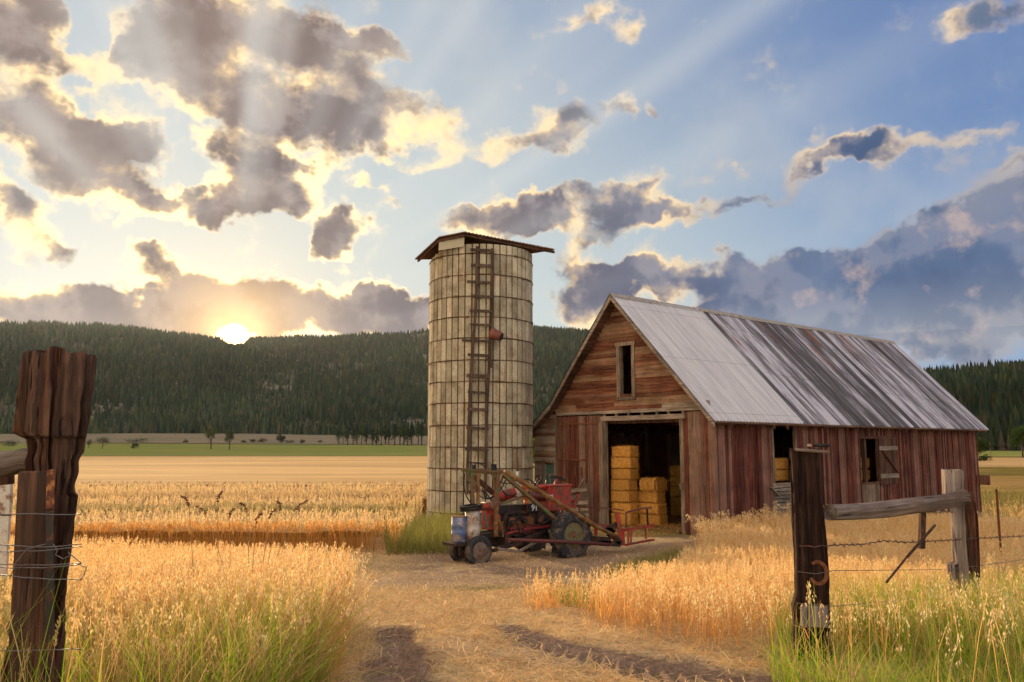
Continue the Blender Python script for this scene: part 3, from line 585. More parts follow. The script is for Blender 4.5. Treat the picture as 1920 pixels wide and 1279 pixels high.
# ================================================================ BARN   local x: along the long wall to the rear, y: across the gable, z: up
BRZ = R(40); BO = Vector((6.0, 25.0, -1.05))
barn = thing('barn', 'weathered red board barn with steep corrugated metal roof and open doorway of straw', 'barn', BO, BRZ)
bX = Vector((math.cos(BRZ), math.sin(BRZ), 0)); bY = Vector((-math.sin(BRZ), math.cos(BRZ), 0))
def BW(x, y, z): return BO+bX*x+bY*y+Vector((0, 0, z))
BL = 19.1; r2 = random.Random(11)
def yr(z): return 3.65-(7.6-z)/1.06
def yl(z): return 3.65+(7.6-z)/1.16 if z > 4.04 else min(8.0, 6.72+(4.04-z)/.645)
def zroof(y):
    if y < 3.65: return 7.6-(3.65-y)*1.06
    return 7.6-(y-3.65)*1.16 if y < 6.72 else 4.04-(y-6.72)*.645
def vboards(mb, axis, plane, a, b, zb, zt, holes=(), w=(.13, .21), th=.022, out=-1, gap=.006, batten=0, ragged=.0, jit=.006):
    """vertical boards on the plane axis=plane between a and b; zt, zb callables; holes (a0,a1,z0,z1)."""
    s = a
    while s < b-.02:
        e = min(s+r2.uniform(*w), b)
        for h in holes:
            for edge in (h[0], h[1]):
                if s+.02 < edge < e: e = edge
        m = (s+e)/2; segs = [(zb(m)-r2.uniform(0, ragged) if ragged else zb(m), zt(m))]
        for h in holes:
            if h[0]-.001 <= m <= h[1]+.001:
                ns = []
                for (p, q_) in segs:
                    if h[3] <= p or h[2] >= q_: ns.append((p, q_)); continue
                    if h[2] > p: ns.append((p, h[2]))
                    if h[3] < q_: ns.append((h[3], q_))
                segs = ns
        d = r2.uniform(-jit, jit); ln = r2.uniform(-.006, .006)
        for (p, q_) in segs:
            lo, hi = (plane-th+d, plane+d) if out < 0 else (plane+d, plane+th+d); z0, z1 = p, q_
            if z1-z0 < .03: continue
            pts = []
            for zz, dd in ((z0, ln), (z1, 0)):
                for (u_, v_) in ((s+gap/2, lo), (e-gap/2, lo), (e-gap/2, hi), (s+gap/2, hi)):
                    v_ += dd*out*-1; zz2 = zz if zz == z0 else (min(zz, zt(u_)) if zz >= zt(m)-1e-6 else zz)
                    pts.append((u_, v_, zz2) if axis == 'y' else (v_, u_, zz2))
            mb.hexa(pts)
            if batten and r2.random() < batten:
                o0, o1 = (plane-th-.02, plane-th-.002) if out < 0 else (plane+th, plane+th+.02); c_ = e; wq = .024
                q4 = [(c_-wq, o0), (c_+wq, o0), (c_+wq, o1), (c_-wq, o1)]; mb.hexa([((u_, v_, zz) if axis == 'y' else (v_, u_, zz)) for zz in (z0, z1-.01) for (u_, v_) in q4])
        s = e
def clap(mb, plane, z0, z1, ylo, yhi, holes=(), rh=.128, out=-1):
    z = z0
    while z < z1:
        zt_ = min(z+rh, z1); ya, yb = ylo((z+zt_)/2), yhi((z+zt_)/2)
        if yb-ya > .05:
            spans = [(ya, yb)]
            for h in holes:
                if h[2] < (z+zt_)/2 < h[3]:
                    ns = []
                    for (p, q_) in spans:
                        if h[1] <= p or h[0] >= q_: ns.append((p, q_)); continue
                        if h[0] > p: ns.append((p, h[0]))
                        if h[1] < q_: ns.append((h[1], q_))
                    spans = ns
            for (p, q_) in spans:
                s = p
                while s < q_-.02:
                    e = s+r2.uniform(1.6, 4.2)
                    if q_-e < .7: e = q_
                    d = r2.uniform(-.004, .004); sg_ = r2.uniform(-.006, .006); o = plane+out*.012+d
                    def pt(y_, zz, off): return (o+out*off, y_, zz)
                    za, zb_ = z+sg_, zt_+.012; g = .002
                    mb.hexa([pt(s+g, za, .022), pt(e-g, za, .022), pt(e-g, za, 0), pt(s+g, za, 0), pt(s+g, zb_, .006), pt(e-g, zb_, .006), pt(e-g, zb_, -.008), pt(s+g, zb_, -.008)]); s = e
        z = zt_
LOFT = (3.13, 3.66, 4.31, 5.99); DOOR = (1.16, 4.42, -1, 3.5)
mb = MB(); clap(mb, 0, 3.86, 7.5, lambda z: max(yr(z)+.0, 0), lambda z: yl(z), [LOFT]); mb.build('gable_cladding', M['red_clap'], barn)
mb = MB(); clap(mb, 0, -.3, 3.80, lambda z: 6.80, lambda z: min(yl(z), 8.0), [(6.92, 7.44, 1.27, 2.06)]); mb.build('lean_to_cladding', wood('lean_to_clap', (.09, .035, .02), (.24, .12, .075), (.40, .29, .21), 1, 20, stain=(.30, .235, .17), stain_amt=.8, vary=.25), barn)
mb = MB(); vboards(mb, 'x', 0, 0.0, 1.14, lambda y: -.4, lambda y: 3.72, [], (.16, .30), batten=0, jit=.012); mb.build('front_wall', M['red_board'], barn)
mb = MB(); vboards(mb, 'x', 0, 4.5, 6.8, lambda y: -.4, lambda y: 3.72, [], (.13, .2)); mb.build('front_wall', M['dark_wood'], barn)
# sliding door at the left, its boards a little crooked
mb = MB(); vboards(mb, 'x', -.06, 4.58, 6.72, lambda y: .02+.03*math.sin(y*9), lambda y: 3.70, [], (.13, .21), batten=.25, jit=.01)
door = mb.build('barn_door', M['red_board'], barn); door['label'] = 'faded red door of upright boards left of the opening'
mb = MB(); mb.b2((-.115, 5.2, 2.17), (-.09, 6.72, 2.22)); mb.build('strap_hinge', M['rust'], door); mb = MB(); mb.b2((-.115, 4.7, 3.42), (-.09, 6.6, 3.46)); mb.build('strap_hinge', M['rust'], door)
mb = MB(); 
for yy in (5.5, 5.9, 6.3): mb = MB(); mb.tube([(-.095, yy, 2.4), (-.12, yy, 2.4)], .022, 6); mb.build('bolt', M['rust'], door)
for yy in (5.45, 5.75): mb = MB(); mb.b2((-.12, yy, 1.95), (-.095, yy+.05, 1.65)); mb.build('bracket', M['rust'], door)
mb = MB(); mb.hexa([(-.14, 4.40, .0), (-.14, 4.60, .0), (-.03, 4.60, .0), (-.03, 4.40, .0), (-.12, 4.45, 3.5), (-.12, 4.62, 3.5), (-.03, 4.62, 3.5), (-.03, 4.45, 3.5)]); mb.build('door_jamb', M['grey_wood'], barn, .006); mb = MB(); mb.b2((-.05, 1.08, -.3), (.10, 1.22, 3.5)); mb.build('door_jamb', M['grey_wood'], barn, .006); mb = MB(); mb.b2((-.02, 4.40, -.3), (.12, 4.50, 3.5)); mb.build('door_jamb', M['grey_wood'], barn, .006)
mb = MB(); mb.box((-.09, 1.16, 1.45), (.06, .10, .16)); mb.build('door_latch', M['grey_wood'], barn)
mb = MB(); mb.b2((-.09, .98, 3.505), (.0, 4.56, 3.66)); mb.build('door_header', M['grey_wood_y'], barn, .006)
mb = MB()
for yy in (1.05, 1.62, 2.1, 2.72, 3.3, 3.85, 4.4): mb = MB(); mb.b2((-.03, yy, 3.663), (.05, yy+.07, 3.745)); mb.build('spacer_block', M['grey_wood_y'], barn)
mb = MB(); mb.b2((-.065, .28, 3.75), (-.0, 3.2, 3.865)); mb.b2((-.062, 3.21, 3.75), (-.0, 6.78, 3.855)); mb.b2((-.045, .05, 3.868), (-.035, 1.9, 4.03)); mb.build('belt_board', M['grey_wood_y'], barn, .004)
mb = MB(); mb.b2((-.055, -.03, -.4), (-.024, .13, 3.7)); mb.b2((-.05, -.055, -.4), (.12, -.026, 3.5)); mb.build('corner_board', M['red_board'], barn, .004)
mb = MB(); mb.b2((-.05, 6.74, -.2), (-.03, 6.85, 3.72)); mb.build('corner_board', M['grey_wood'], barn)
# loft opening
mb = MB(); y0, y1, z0, z1 = LOFT
mb.b2((-.075, y0-.13, z0-.02), (-.02, y0, z1)); mb.b2((-.075, y1, z0-.02), (-.02, y1+.13, z1)); mb.b2((-.09, y0-.17, z1), (-.02, y1+.17, z1+.13)); mb.b2((-.095, y0-.15, z0-.13), (-.02, y1+.15, z0-.02)); mb.b2((-.02, y0-.01, z0-.02), (.11, y0+.02, z1+.01)); mb.b2((-.02, y1-.02, z0-.02), (.11, y1+.01, z1+.01))
mb.build('loft_opening', M['grey_wood'], barn, .004)
# lean-to window
win = MB(); y0, y1, z0, z1 = 6.92, 7.44, 1.27, 2.06
for a, b in (((-.07, y0-.11, z0-.05), (-.02, y0, z1+.02)), ((-.07, y1, z0-.05), (-.02, y1+.11, z1+.02)), ((-.085, y0-.13, z1+.02), (-.02, y1+.13, z1+.12)), ((-.10, y0-.13, z0-.1), (-.02, y1+.13, z0-.05))): win.b2(a, b)
wo = win.build('window', M['grey_wood'], barn, .004)
mb = MB(); mb.b2((-.02, y0, z0-.05), (-.0, y0+.03, z1)); mb.b2((-.02, y1-.03, z0-.05), (0, y1, z1)); mb.b2((-.025, y0, (z0+z1)/2-.02), (0, y1, (z0+z1)/2+.02)); mb.b2((-.02, (y0+y1)/2-.012, z0), (0, (y0+y1)/2+.012, (z0+z1)/2)); mb.build('sash', M['pale_wood_y'], wo)
mb = MB(); mb.b2((.004, y0, (z0+z1)/2+.01), (.010, y1, z1)); mb.b2((.02, y0, z0-.04), (.026, y1, (z0+z1)/2)); mb.build('pane', M['glass'], wo)
# long wall
O1 = (3.12, 4.40, 1.49, 3.40); O2 = (8.66, 9.95, 1.36, 2.93)
zb_ = lambda x: -.35-1.35*min(1, max(0, (x-5)/9)); ztw = lambda x: 3.55
mb = MB(); vboards(mb, 'y', 0, .0, BL, zb_, ztw, [O1, O2, (2.95, 4.5, -2, 1.49)], (.15, .23), batten=.55, ragged=.12, jit=.012); mb.build('side_wall', M['red_side'], barn)
mb = MB(); vboards(mb, 'x', BL, 0, 8.0, lambda y: -1.8, zroof, [], (.3, .5), out=1); mb.build('rear_wall', M['red_board'], barn)
mb = MB(); vboards(mb, 'y', 8.0, 0, BL, lambda x: -1.2, lambda x: 3.18, [], (.3, .5), out=1); mb.build('back_wall', M['red_board'], barn)
mb = MB(); mb.b2((O1[0]-.10, -.05, 1.49), (O1[0], .05, 3.42)); mb.b2((O1[1], -.05, 1.45), (O1[1]+.09, .05, 3.42)); mb.b2((O1[0]-.2, -.075, 1.43), (O1[1]+.15, .05, 1.49)); mb.build('opening_frame', M['grey_wood'], barn)
# slatted panel under the first opening
mb = MB(); z = .02
while z < 1.40:
    h = r2.uniform(.07, .10); mb.box((3.73, -.055, z+h/2), (1.50+r2.uniform(-.03, .03), .025, h), Matrix.Rotation(r2.uniform(-.006, .006), 3, 'Y')); z += h+.022
for xx in (3.02, 4.42): mb.b2((xx-.04, -.036, -.3), (xx+.04, -.012, 1.42))
mb.bar((2.80, -.09, 1.36), (3.24, -.09, 1.08), .03, .09, (0, 1, 0)); o = mb.build('slatted_panel', M['grey_wood_x'], barn); o['label'] = 'bleached grey horizontal slats under the opening'
mb = MB(); x0, x1, z0, z1 = O2
for a, b in (((x0-.09, -.05, z0-.02), (x0, .03, z1+.02)), ((x1, -.05, z0-.02), (x1+.07, .03, z1+.02)), ((x0-.1, -.055, z1+.02), (x1+1.55, .03, z1+.10)), ((x0-.06, -.08, z0-.07), (x1+.05, .03, z0-.02))): mb.b2(a, b)
mb.build('opening_frame', M['dark_wood'], barn)
mb = MB(); vboards(mb, 'y', -.03, x0, x1+.0, lambda x: -1.5, lambda x: z0-.08, [], (.18, .26), jit=.01); o = mb.build('patch_boards', M['grey_wood'], barn); o['label'] = 'paler upright boards under the small opening'
mb = MB(); vboards(mb, 'y', -.06, x1+.08, x1+1.45, lambda x: z0-.12, lambda x: z1+.02, [], (.2, .28)); sh = mb.build('shutter', M['dark_wood'], barn)
mb = MB(); mb.b2((x1+.06, -.115, z1-.42), (x1+1.47, -.085, z1-.26)); mb.build('ledge', M['grey_wood_x'], sh); mb = MB(); mb.b2((x1+.06, -.115, z0+.12), (x1+1.47, -.085, z0+.28)); mb.build('ledge', M['grey_wood_x'], sh); mb = MB(); mb.bar((x1+.2, -.10, z1-.42), (x1+1.42, -.10, z0+.28), .03, .12, (0, 1, 0)); mb.build('brace', M['dark_wood'], sh)
mb = MB(); mb.box((BL-.25, -.30, 1.2), (.14, .5, .42)); mb.build('beam_end', M['red_board'], barn)
# roof
def corrug(mb, prof, x0, x1, pitch=.165, amp=.032, per=6, th=.006, jag=.0):
    n = int((x1-x0)/pitch*per); xs = np.linspace(x0, x1, n+1); vs = []; fs = []; m = len(prof)
    nrm = []
    for i in range(m):
        a = Vector(prof[max(0, i-1)]); b = Vector(prof[min(m-1, i+1)]); d = (b-a).normalized(); q_ = Vector((-d[1], d[0])); nrm.append(q_ if q_[1] > 0 else -q_)
    for x in xs:
        o = amp*math.sin(2*math.pi*x/pitch)
        for i, (y, z) in enumerate(prof): vs.append((x, y+nrm[i][0]*o, z+nrm[i][1]*o))
    for i in range(n):
        for j in range(m-1): a = i*m+j; fs.append((a, a+1, a+m+1, a+m))
    mb.add(vs, fs, True)
RP_ = [(3.65, 7.72), (2.3, 6.28), (1.0, 4.90), (-.40, 3.40)]; LP_ = [(3.66, 7.715), (5.2, 5.93), (6.66, 4.20), (7.3, 3.72), (8.32, 3.06)]
OH = -.48; SPLIT = 4.35
def roofpart(nm, prof, x0, x1, mat, lab):
    mb = MB(); corrug(mb, prof, x0, x1); o = mb.build(nm, mat, barn); o['label'] = lab; return o
roofpart('roof_panel', RP_, OH, SPLIT+.05, M['roof_new'], 'clean pale newer roof sheets over the front bay')
roofpart('roof_panel', [(y, z-.012) for y, z in RP_], SPLIT, BL+.45, M['roof_old'], 'streaked old dark and silver roof sheets')
roofpart('roof_panel', LP_, OH, BL+.45, M['roof_old'], 'old roof sheets on the lean-to side')
mb = MB(); x = OH
while x < BL+.4:
    e = min(x+2.4, BL+.45); d = r2.uniform(-.008, .02)
    mb.hexa([(x, 3.52, 7.60+d), (e+.05, 3.52, 7.60+d), (e+.05, 3.66, 7.75+d), (x, 3.66, 7.75+d), (x, 3.52, 7.615+d), (e+.05, 3.52, 7.615+d), (e+.05, 3.66, 7.77+d), (x, 3.66, 7.77+d)])
    mb.hexa([(x, 3.66, 7.75+d), (e+.05, 3.66, 7.75+d), (e+.05, 3.78, 7.60+d), (x, 3.78, 7.60+d), (x, 3.66, 7.77+d), (e+.05, 3.66, 7.77+d), (e+.05, 3.78, 7.615+d), (x, 3.78, 7.615+d)]); x = e
mb.build('ridge_cap', plain('ridge', (.40, .35, .28), .6, .3, (.2, .08, .03), .3), barn)
def slab(mb, prof, x0, x1, dz0, dz1):
    for (a, b) in zip(prof[:-1], prof[1:]): mb.hexa([(x0, a[0], a[1]-dz0), (x1, a[0], a[1]-dz0), (x1, b[0], b[1]-dz0), (x0, b[0], b[1]-dz0), (x0, a[0], a[1]-dz1), (x1, a[0], a[1]-dz1), (x1, b[0], b[1]-dz1), (x0, b[0], b[1]-dz1)])
mb = MB(); slab(mb, RP_, OH+.05, BL+.35, .065, .035); slab(mb, LP_, OH+.05, BL+.35, .065, .035); mb.build('roof_deck', M['roof_under'], barn)
mb = MB(); slab(mb, RP_, OH+.01, OH+.05, .19, .028); slab(mb, LP_, OH+.01, OH+.05, .20, .028); mb.build('barge_board', M['grey_wood_y'], barn)
mb = MB(); mb.b2((OH+.1, -.33, 3.30), (BL+.3, -.30, 3.41)); mb.build('eave_board', M['dark_wood'], barn)
mb = MB()
xx = .4
while xx < BL: 
    for pr_ in (RP_, LP_): slab(mb, pr_, xx, xx+.05, .20, .066)
    xx += .75
for zz in (3.6,): mb.b2((.3, 1.2, 3.62), (BL-.2, 1.3, 3.8)); mb.b2((.3, 6.75, 3.62), (BL-.2, 6.85, 3.8))
for xx in (.35, 4.8, 9.2, 13.8, 18): mb.b2((xx, .05, 3.42), (xx+.15, 7.9, 3.6)); mb.b2((xx, .06, -1), (xx+.14, .2, 3.42)); mb.b2((xx, 6.7, -1), (xx+.14, 6.84, 3.42))
mb.build('rafter', M['dark_wood'], barn)
# barn floor
mb = MB(); mb.add([BW(.0, .05, .05), BW(BL, .05, .05), BW(BL, 7.9, .05), BW(.0, 7.9, .05)], [(0, 1, 2, 3)]); o = mb.build('barn_floor', plain('chaff_floor', (.20, .11, .035), .95), None); tag(o, kind='structure')
# ---------------------------------------------------------------- bales
def bale_mesh(seed, L=.86, Wd=.46, H=.372, rnd=.03):
    r = random.Random(seed); nx, ny, nz_ = 16, 8, 7; vs = []; idx = {}; fs = []
    def vid(i, j, k):
        if (i, j, k) not in idx:
            x, y, z = (i/nx-.5)*L, (j/ny-.5)*Wd, k/nz_*H
            v = Vector((x, y, z)); n = mnoise.noise_vector(v*7+Vector((seed*3.1, 0, 0)))*.018+mnoise.noise_vector(v*23)*.008
            e = 1.0
            ex, ey, ez = abs(x)/(L/2), abs(y)/(Wd/2), abs(z-H/2)/(H/2); cnt = (ex > .99)+(ey > .99)+(ez > .99)
            if cnt >= 2: v = Vector((x*(1-rnd/L*1.1), y*(1-rnd/Wd*1.1), H/2+(z-H/2)*(1-rnd/H*1.1)))
            for s_ in (-.2, .2):
                q_ = math.exp(-((x-s_*L/.86)/.03)**2)*.014; v -= Vector((0, (y/(Wd/2))*q_, ((z-H/2)/(H/2))*q_))
            idx[(i, j, k)] = len(vs); vs.append(v+n)
        return idx[(i, j, k)]
    for i in range(nx):
        for j in range(ny):
            for k in (0, nz_): q_ = [vid(i, j, k), vid(i+1, j, k), vid(i+1, j+1, k), vid(i, j+1, k)]; fs.append(q_ if k else q_[::-1])
    for i in range(nx):
        for k in range(nz_):
            for j in (0, ny): q_ = [vid(i, j, k), vid(i+1, j, k), vid(i+1, j, k+1), vid(i, j, k+1)]; fs.append(q_[::-1] if j else q_)
    for j in range(ny):
        for k in range(nz_):
            for i in (0, nx): q_ = [vid(i, j, k), vid(i, j+1, k), vid(i, j+1, k+1), vid(i, j, k+1)]; fs.append(q_ if i else q_[::-1])
    # straw ends sticking out
    for t_ in range(420):
        f = r.choice([0, 1, 2, 3, 4]); x, y, z = r.uniform(-.5, .5)*L, r.uniform(-.5, .5)*Wd, r.uniform(.02, .98)*H
        if f == 0: x = -L/2
        elif f == 1: x = L/2
        elif f == 2: y = -Wd/2
        elif f == 3: y = Wd/2
        else: z = H
        c_ = Vector((x, y, z)); n = (c_-Vector((0, 0, H/2))).normalized(); d = (n*.7+Vector((r.uniform(-1, 1), r.uniform(-1, 1), r.uniform(-1, .6)))*.6).normalized(); t2 = d.orthogonal().normalized()*.0022; b = len(vs); ln = r.uniform(.03, .085)
        vs += [c_-t2, c_+t2, c_+t2+d*ln, c_-t2+d*ln]; fs.append((b, b+1, b+2, b+3))
    me = bpy.data.meshes.new('straw_bale'); me.from_pydata([tuple(v) for v in vs], [], fs); me.update(); me.materials.append(M['bale']); return me
BM = [bale_mesh(s) for s in range(4)]; BMR = bale_mesh(9, .72, .66, .46, .16)
rb = random.Random(5)
def bale(x, y, z, label, group=None, rot=90, me=None, s=1.0):
    o = bpy.data.objects.new('straw_bale', me or rb.choice(BM)); col.objects.link(o); o.location = BW(x, y, z); o.rotation_euler = (0, rb.uniform(-.02, .02), BRZ+R(rot)+rb.uniform(-.05, .05)+(math.pi if rb.random() < .5 else 0)); o.scale = (s, s, 1)
    return tag(o, label, 'straw bale', group)
ORD = ['bottom', 'second', 'third', 'fourth', 'fifth', 'sixth', 'top']
TB = 'straw bales stacked in the barn'
for k in range(7):
    bale(.52+rb.uniform(-.04, .04), 4.06-[.0, -.0, .03, .0, .02, .05, -.02][k]+(.02 if k < 6 else -.06), .06+k*.372, ('golden straw bale at the bottom of the tall column inside the left jamb' if k == 0 else 'golden straw bale topping the tall column inside the left jamb' if k == 6 else '%s golden straw bale up in the tall column inside the left jamb' % ORD[k]), TB)
for k in range(3): bale(1.0, 3.22+.04*k, .06+k*.372, ['lowest bale of the short stack right of the tall column', 'middle bale of the short stack right of the tall column', 'third bale of the short stack, under the slumped one'][k], TB)
bale(1.0, 3.20, .06+3*.372-.02, 'slumped rounded loose straw bale on top of the short stack', TB, me=BMR)
dim = 'dim straw bale in the deep stack at the back of the barn'; 
for c_ in range(4):
    for k in range(6-(c_ == 3)): bale(4.2+.5*c_*.3, 2.2+c_*.90, .06+k*.372, dim, 'bales at the dim back of the barn')
hts_ = [5, 6]
for c_ in range(2):
    for k in range(6-c_*2): bale(2.3+.55*c_*.2, 1.55-.0+c_*.62*.9, .06+k*.372, (['bottom', 'second', 'third', 'fourth', 'fifth', 'topmost'][k]+' shaded straw bale of the stack just inside the right jamb') if c_ == 0 else ['bottom', 'second', 'third', 'highest'][k]+' shaded straw bale left of the stack inside the right jamb', TB, 0 if c_ == 0 else 90)
# side openings (bales stacked behind the long wall)
for i in range(2):
    for k in range(6): bale(3.34+i*.90, .62, .06+k*.372-.03, 'hidden bale under the side opening' if k < 4 else ['lower straw bale at left in the tall side opening', 'upper straw bale at left in the tall side opening', 'lower straw bale at right in the tall side opening', 'upper straw bale at right in the tall side opening'][i*2+k-4], TB if k > 3 else 'bales below the sill', 0)
bale(3.42, 1.15, 2.22, 'small straw bale behind the others, top left in the tall side opening', TB, 0, s=.8)
for i in range(2):
    for k in range(6): bale(8.95+i*.92, .66, -.4+k*.45, 'hidden bale under the shuttered opening' if k < 4 else ['lower straw bale in the small shuttered opening', 'upper straw bale in the small shuttered opening', 'lower bale behind the right edge of the small opening', 'upper bale behind the right edge of the small opening'][i*2+k-4], TB if k > 3 else 'bales below the sill', 0)
bale(8.6, 1.2, 2.3, 'straw bale set back at the top left of the small shuttered opening', TB, 0)
for o in [o for o in scene.objects if 'label' in o and str(o['label']).startswith('hidden')]: bpy.data.objects.remove(o)
# ================================================================ TRACTOR   local x: forward, y: towards the photographer's side, z: up
TZ = -1.02; TA = R(217.8); TO = Vector((.93, 20.79, TZ))
tX = Vector((math.cos(TA), math.sin(TA), 0)); tY = Vector((-math.sin(TA), math.cos(TA), 0))
def TP(px, py, y=.3):
    r = Vector(ray(px, py)); o = Vector((0, 0, CZ)); t = (y-(o-TO).dot(tY))/r.dot(tY); p = o+r*t-TO
    return Vector((p.dot(tX), y, p.z))
tr = thing('tractor', 'old red tractor with green boom frame and a rusty pole, parked before the barn', 'tractor', TO, TA)
def wheel(cx, cy, rad, wid, rimr, lugs, rimmat, side):
    t = MB(); n = 40; hw = wid/2
    prof = [(rimr, -hw*.75), (rimr*1.12, -hw*.95), (rad*.82, -hw), (rad*.95, -hw*.9), (rad, -hw*.55), (rad, hw*.55), (rad*.95, hw*.9), (rad*.82, hw), (rimr*1.12, hw*.95), (rimr, hw*.75)]
    t.lathe(prof, (0, 0, 0), 'Y', n)
    if lugs:
        for k in range(lugs):
            for s_ in (-1, 1):
                a = 2*math.pi*(k+(.5 if s_ > 0 else 0))/lugs; a2 = a+.26
                p0 = Vector(((rad-.005)*math.cos(a), s_*.01, (rad-.005)*math.sin(a))); p1 = Vector(((rad-.005)*math.cos(a2), s_*hw*.95, (rad-.005)*math.sin(a2)))
                t.bar(p0, p1, .045, .06, (math.cos(a+.13), 0, math.sin(a+.13)))
                p2 = Vector(((rad*.88)*math.cos(a2+.02), s_*hw*1.02, (rad*.88)*math.sin(a2+.02))); t.bar(p1, p2, .045, .04, (0, s_, 0))
    else:
        for q_ in (-.5, 0, .5): t.lathe([(rad+.002, hw*q_-.012), (rad+.008, hw*q_), (rad+.002, hw*q_+.012)], (0, 0, 0), 'Y', n)
    o = t.build('wheel', M['tyre'], tr); o.location = (cx, cy, rad-.03)
    m_ = MB(); m_.lathe([(rimr*1.03, side*hw*.80), (rimr*.98, side*hw*.78), (rimr*.90, side*hw*.35), (rimr*.55, side*hw*.25), (rimr*.35, side*hw*.40), (.01, side*hw*.45)], (0, 0, 0), 'Y', 32)
    m_.lathe([(rimr*1.03, -side*hw*.80), (rimr*.9, -side*hw*.3), (.01, -side*hw*.2)], (0, 0, 0), 'Y', 32)
    ri = m_.build('rim', rimmat, o)
    h = MB(); h.lathe([(rimr*.26, side*hw*.3), (rimr*.26, side*hw*.72), (rimr*.18, side*hw*.8), (rimr*.12, side*hw*1.0), (.005, side*hw*1.02)], (0, 0, 0), 'Y', 16)
    for k in range(6): a = k*math.pi/3; h.lathe([(.012, side*hw*.3), (.012, side*hw*.55), (.004, side*hw*.56)], (rimr*.45*math.cos(a), 0, rimr*.45*math.sin(a)), 'Y', 6)
    h.build('hub', M['rust'], o)
wheel(0, .75, .56, .30, .30, 14, M['rim_olive'], 1); wheel(0, -.75, .56, .30, .30, 14, M['rim_olive'], -1)
wheel(2.36, .30, .335, .17, .19, 0, M['rim'], 1); wheel(2.36, -.34, .335, .17, .19, 0, M['rim'], -1)
def part(name, mat, fn, parent=tr, bev=0, label=None):
    m_ = MB(); fn(m_); o = m_.build(name, mat, parent, bev)
    if label: o['label'] = label
    return o
part('axle', M['dark_metal'], lambda m: (m.tube([(0, -.68, .53), (0, .68, .53)], .09, 10), m.bar((0, 0, .5), (2.3, 0, .5), .12), m.tube([(2.36, -.26, .3), (2.36, .24, .3)], .045, 8), m.tube([(2.30, 0, .3), (2.25, 0, .75)], .07, 8), m.b2((-.35, -.25, .38), (.35, .25, .95))))
part('chassis', M['dark_metal'], lambda m: (m.b2((.2, -.24, .55), (2.55, -.14, .67)), m.b2((.2, .14, .55), (2.55, .24, .67)), m.b2((.3, -.2, .48), (1.2, .2, .62)), m.bar((.4, .3, .62), (2.0, .34, .28), .08, .08), m.bar((2.0, .34, .28), (1.25, .5, .42), .07), m.b2((1.55, -.25, .30), (1.65, .36, .62))), tr, .006)
part('engine', M['dark_metal'], lambda m: (m.b2((.62, -.17, .62), (1.78, .17, 1.02)), m.b2((.75, -.14, 1.02), (1.7, .14, 1.26)), m.lathe([(.07, .0), (.08, .1), (.05, .14)], (1.0, .17, .9), 'Y', 14), m.lathe([(.06, .0), (.06, .12)], (1.45, .17, .86), 'Y', 14), m.b2((.9, .17, 1.05), (1.5, .24, 1.13)), m.tube([(1.5, .2, 1.1), (1.6, .27, 1.0), (1.55, .28, .72)], .03), m.lathe([(.16, -.0), (.16, .10), (.05, .12)], (.42, .16, .85), 'Y', 18), m.b2((-.1, -.2, .8), (.65, .2, 1.12)), m.tube([(.7, .24, .7), (.3, .30, .85), (.0, .28, 1.05)], .025), m.tube([(1.2, .26, .75), (.9, .32, .5), (.4, .3, .5)], .02)), tr, .01)
part('manifold', M['deep_red'], lambda m: (m.tube([(.8, .24, .62), (1.3, .27, .66), (1.6, .24, .60)], .035), m.b2((.55, .2, .70), (.95, .26, .78)), m.b2((1.05, .19, .70), (1.42, .235, .76)), m.bar((.2, .32, .74), (1.1, .34, .70), .03, .05)))
part('engine_cover', M['rust'], lambda m: (m.b2((.7, .15, .70), (1.52, .20, .88)), m.lathe([(.02, 0), (.10, .01), (.11, .05), (.04, .09)], (1.35, .19, .88), 'Y', 16), m.b2((.7, .17, .78), (1.0, .25, .98)), m.b2((1.5, -.18, .64), (1.7, .18, .9))), tr, .01)
ht = part('fuel_tank', M['tractor_red'], lambda m: (m.tube([TP(985, 918, 0)-Vector((0, 0, .0)), TP(955, 926, 0), TP(938, 932, 0), TP(925, 936, 0)], [.10, .12, .12, .095], 18), m.tube([TP(925, 936, 0), TP(921, 937, 0)], [.095, .05], 18)))
part('tank_band', M['dark_metal'], lambda m: [m.tube([TP(a, b, 0), TP(a-2, b+.6, 0)], .124, 18) for a, b in ((968, 922.6), (944, 930.2))], ht)
part('radiator', M['tractor_red'], lambda m: (m.b2((1.80, -.17, .72), (1.94, .17, 1.32)), m.lathe([(.06, -.02), (.06, .16)], (1.86, .15, 1.22), 'Y', 12), m.lathe([(.07, 0), (.07, .12)], (1.80, .15, 1.0), 'Y', 12)), tr, .02)
part('pulley', plain('pulley', (.20, .10, .08), .7, .1, (.1, .05, .03), .5), lambda m: (m.lathe([(.15, .0), (.155, .02), (.13, .05), (.06, .04), (.03, .09)], (TP(928, 945, .30).x, .30, TP(928, 945, .30).z), 'Y', 24), m.tube([TP(928, 945, .3), TP(928, 945, .3)-Vector((0, .5, 0))], .03)))
part('front_arm', M['tractor_red'], lambda m: (m.bar(TP(935, 952, .1), TP(899, 955, .1), .08, .07), m.bar(TP(915, 953, .1), TP(915, 962, .1), .06, .06)), tr, .01)
part('muffler', M['cream_metal'], lambda m: (m.tube([TP(972, 936, .1), TP(972, 934.5, .1), TP(972, 906, .1), TP(972, 904, .1)], [.04, .075, .075, .04], 16), m.tube([TP(970, 905, .1), TP(970.5, 884, .1)], .032, 10)))
part('exhaust_pipe', M['rust'], lambda m: m.tube([TP(970.5, 886, .1), TP(970, 862, .1), TP(969, 850, .1), TP(967.5, 843, .1)], .024, 10))
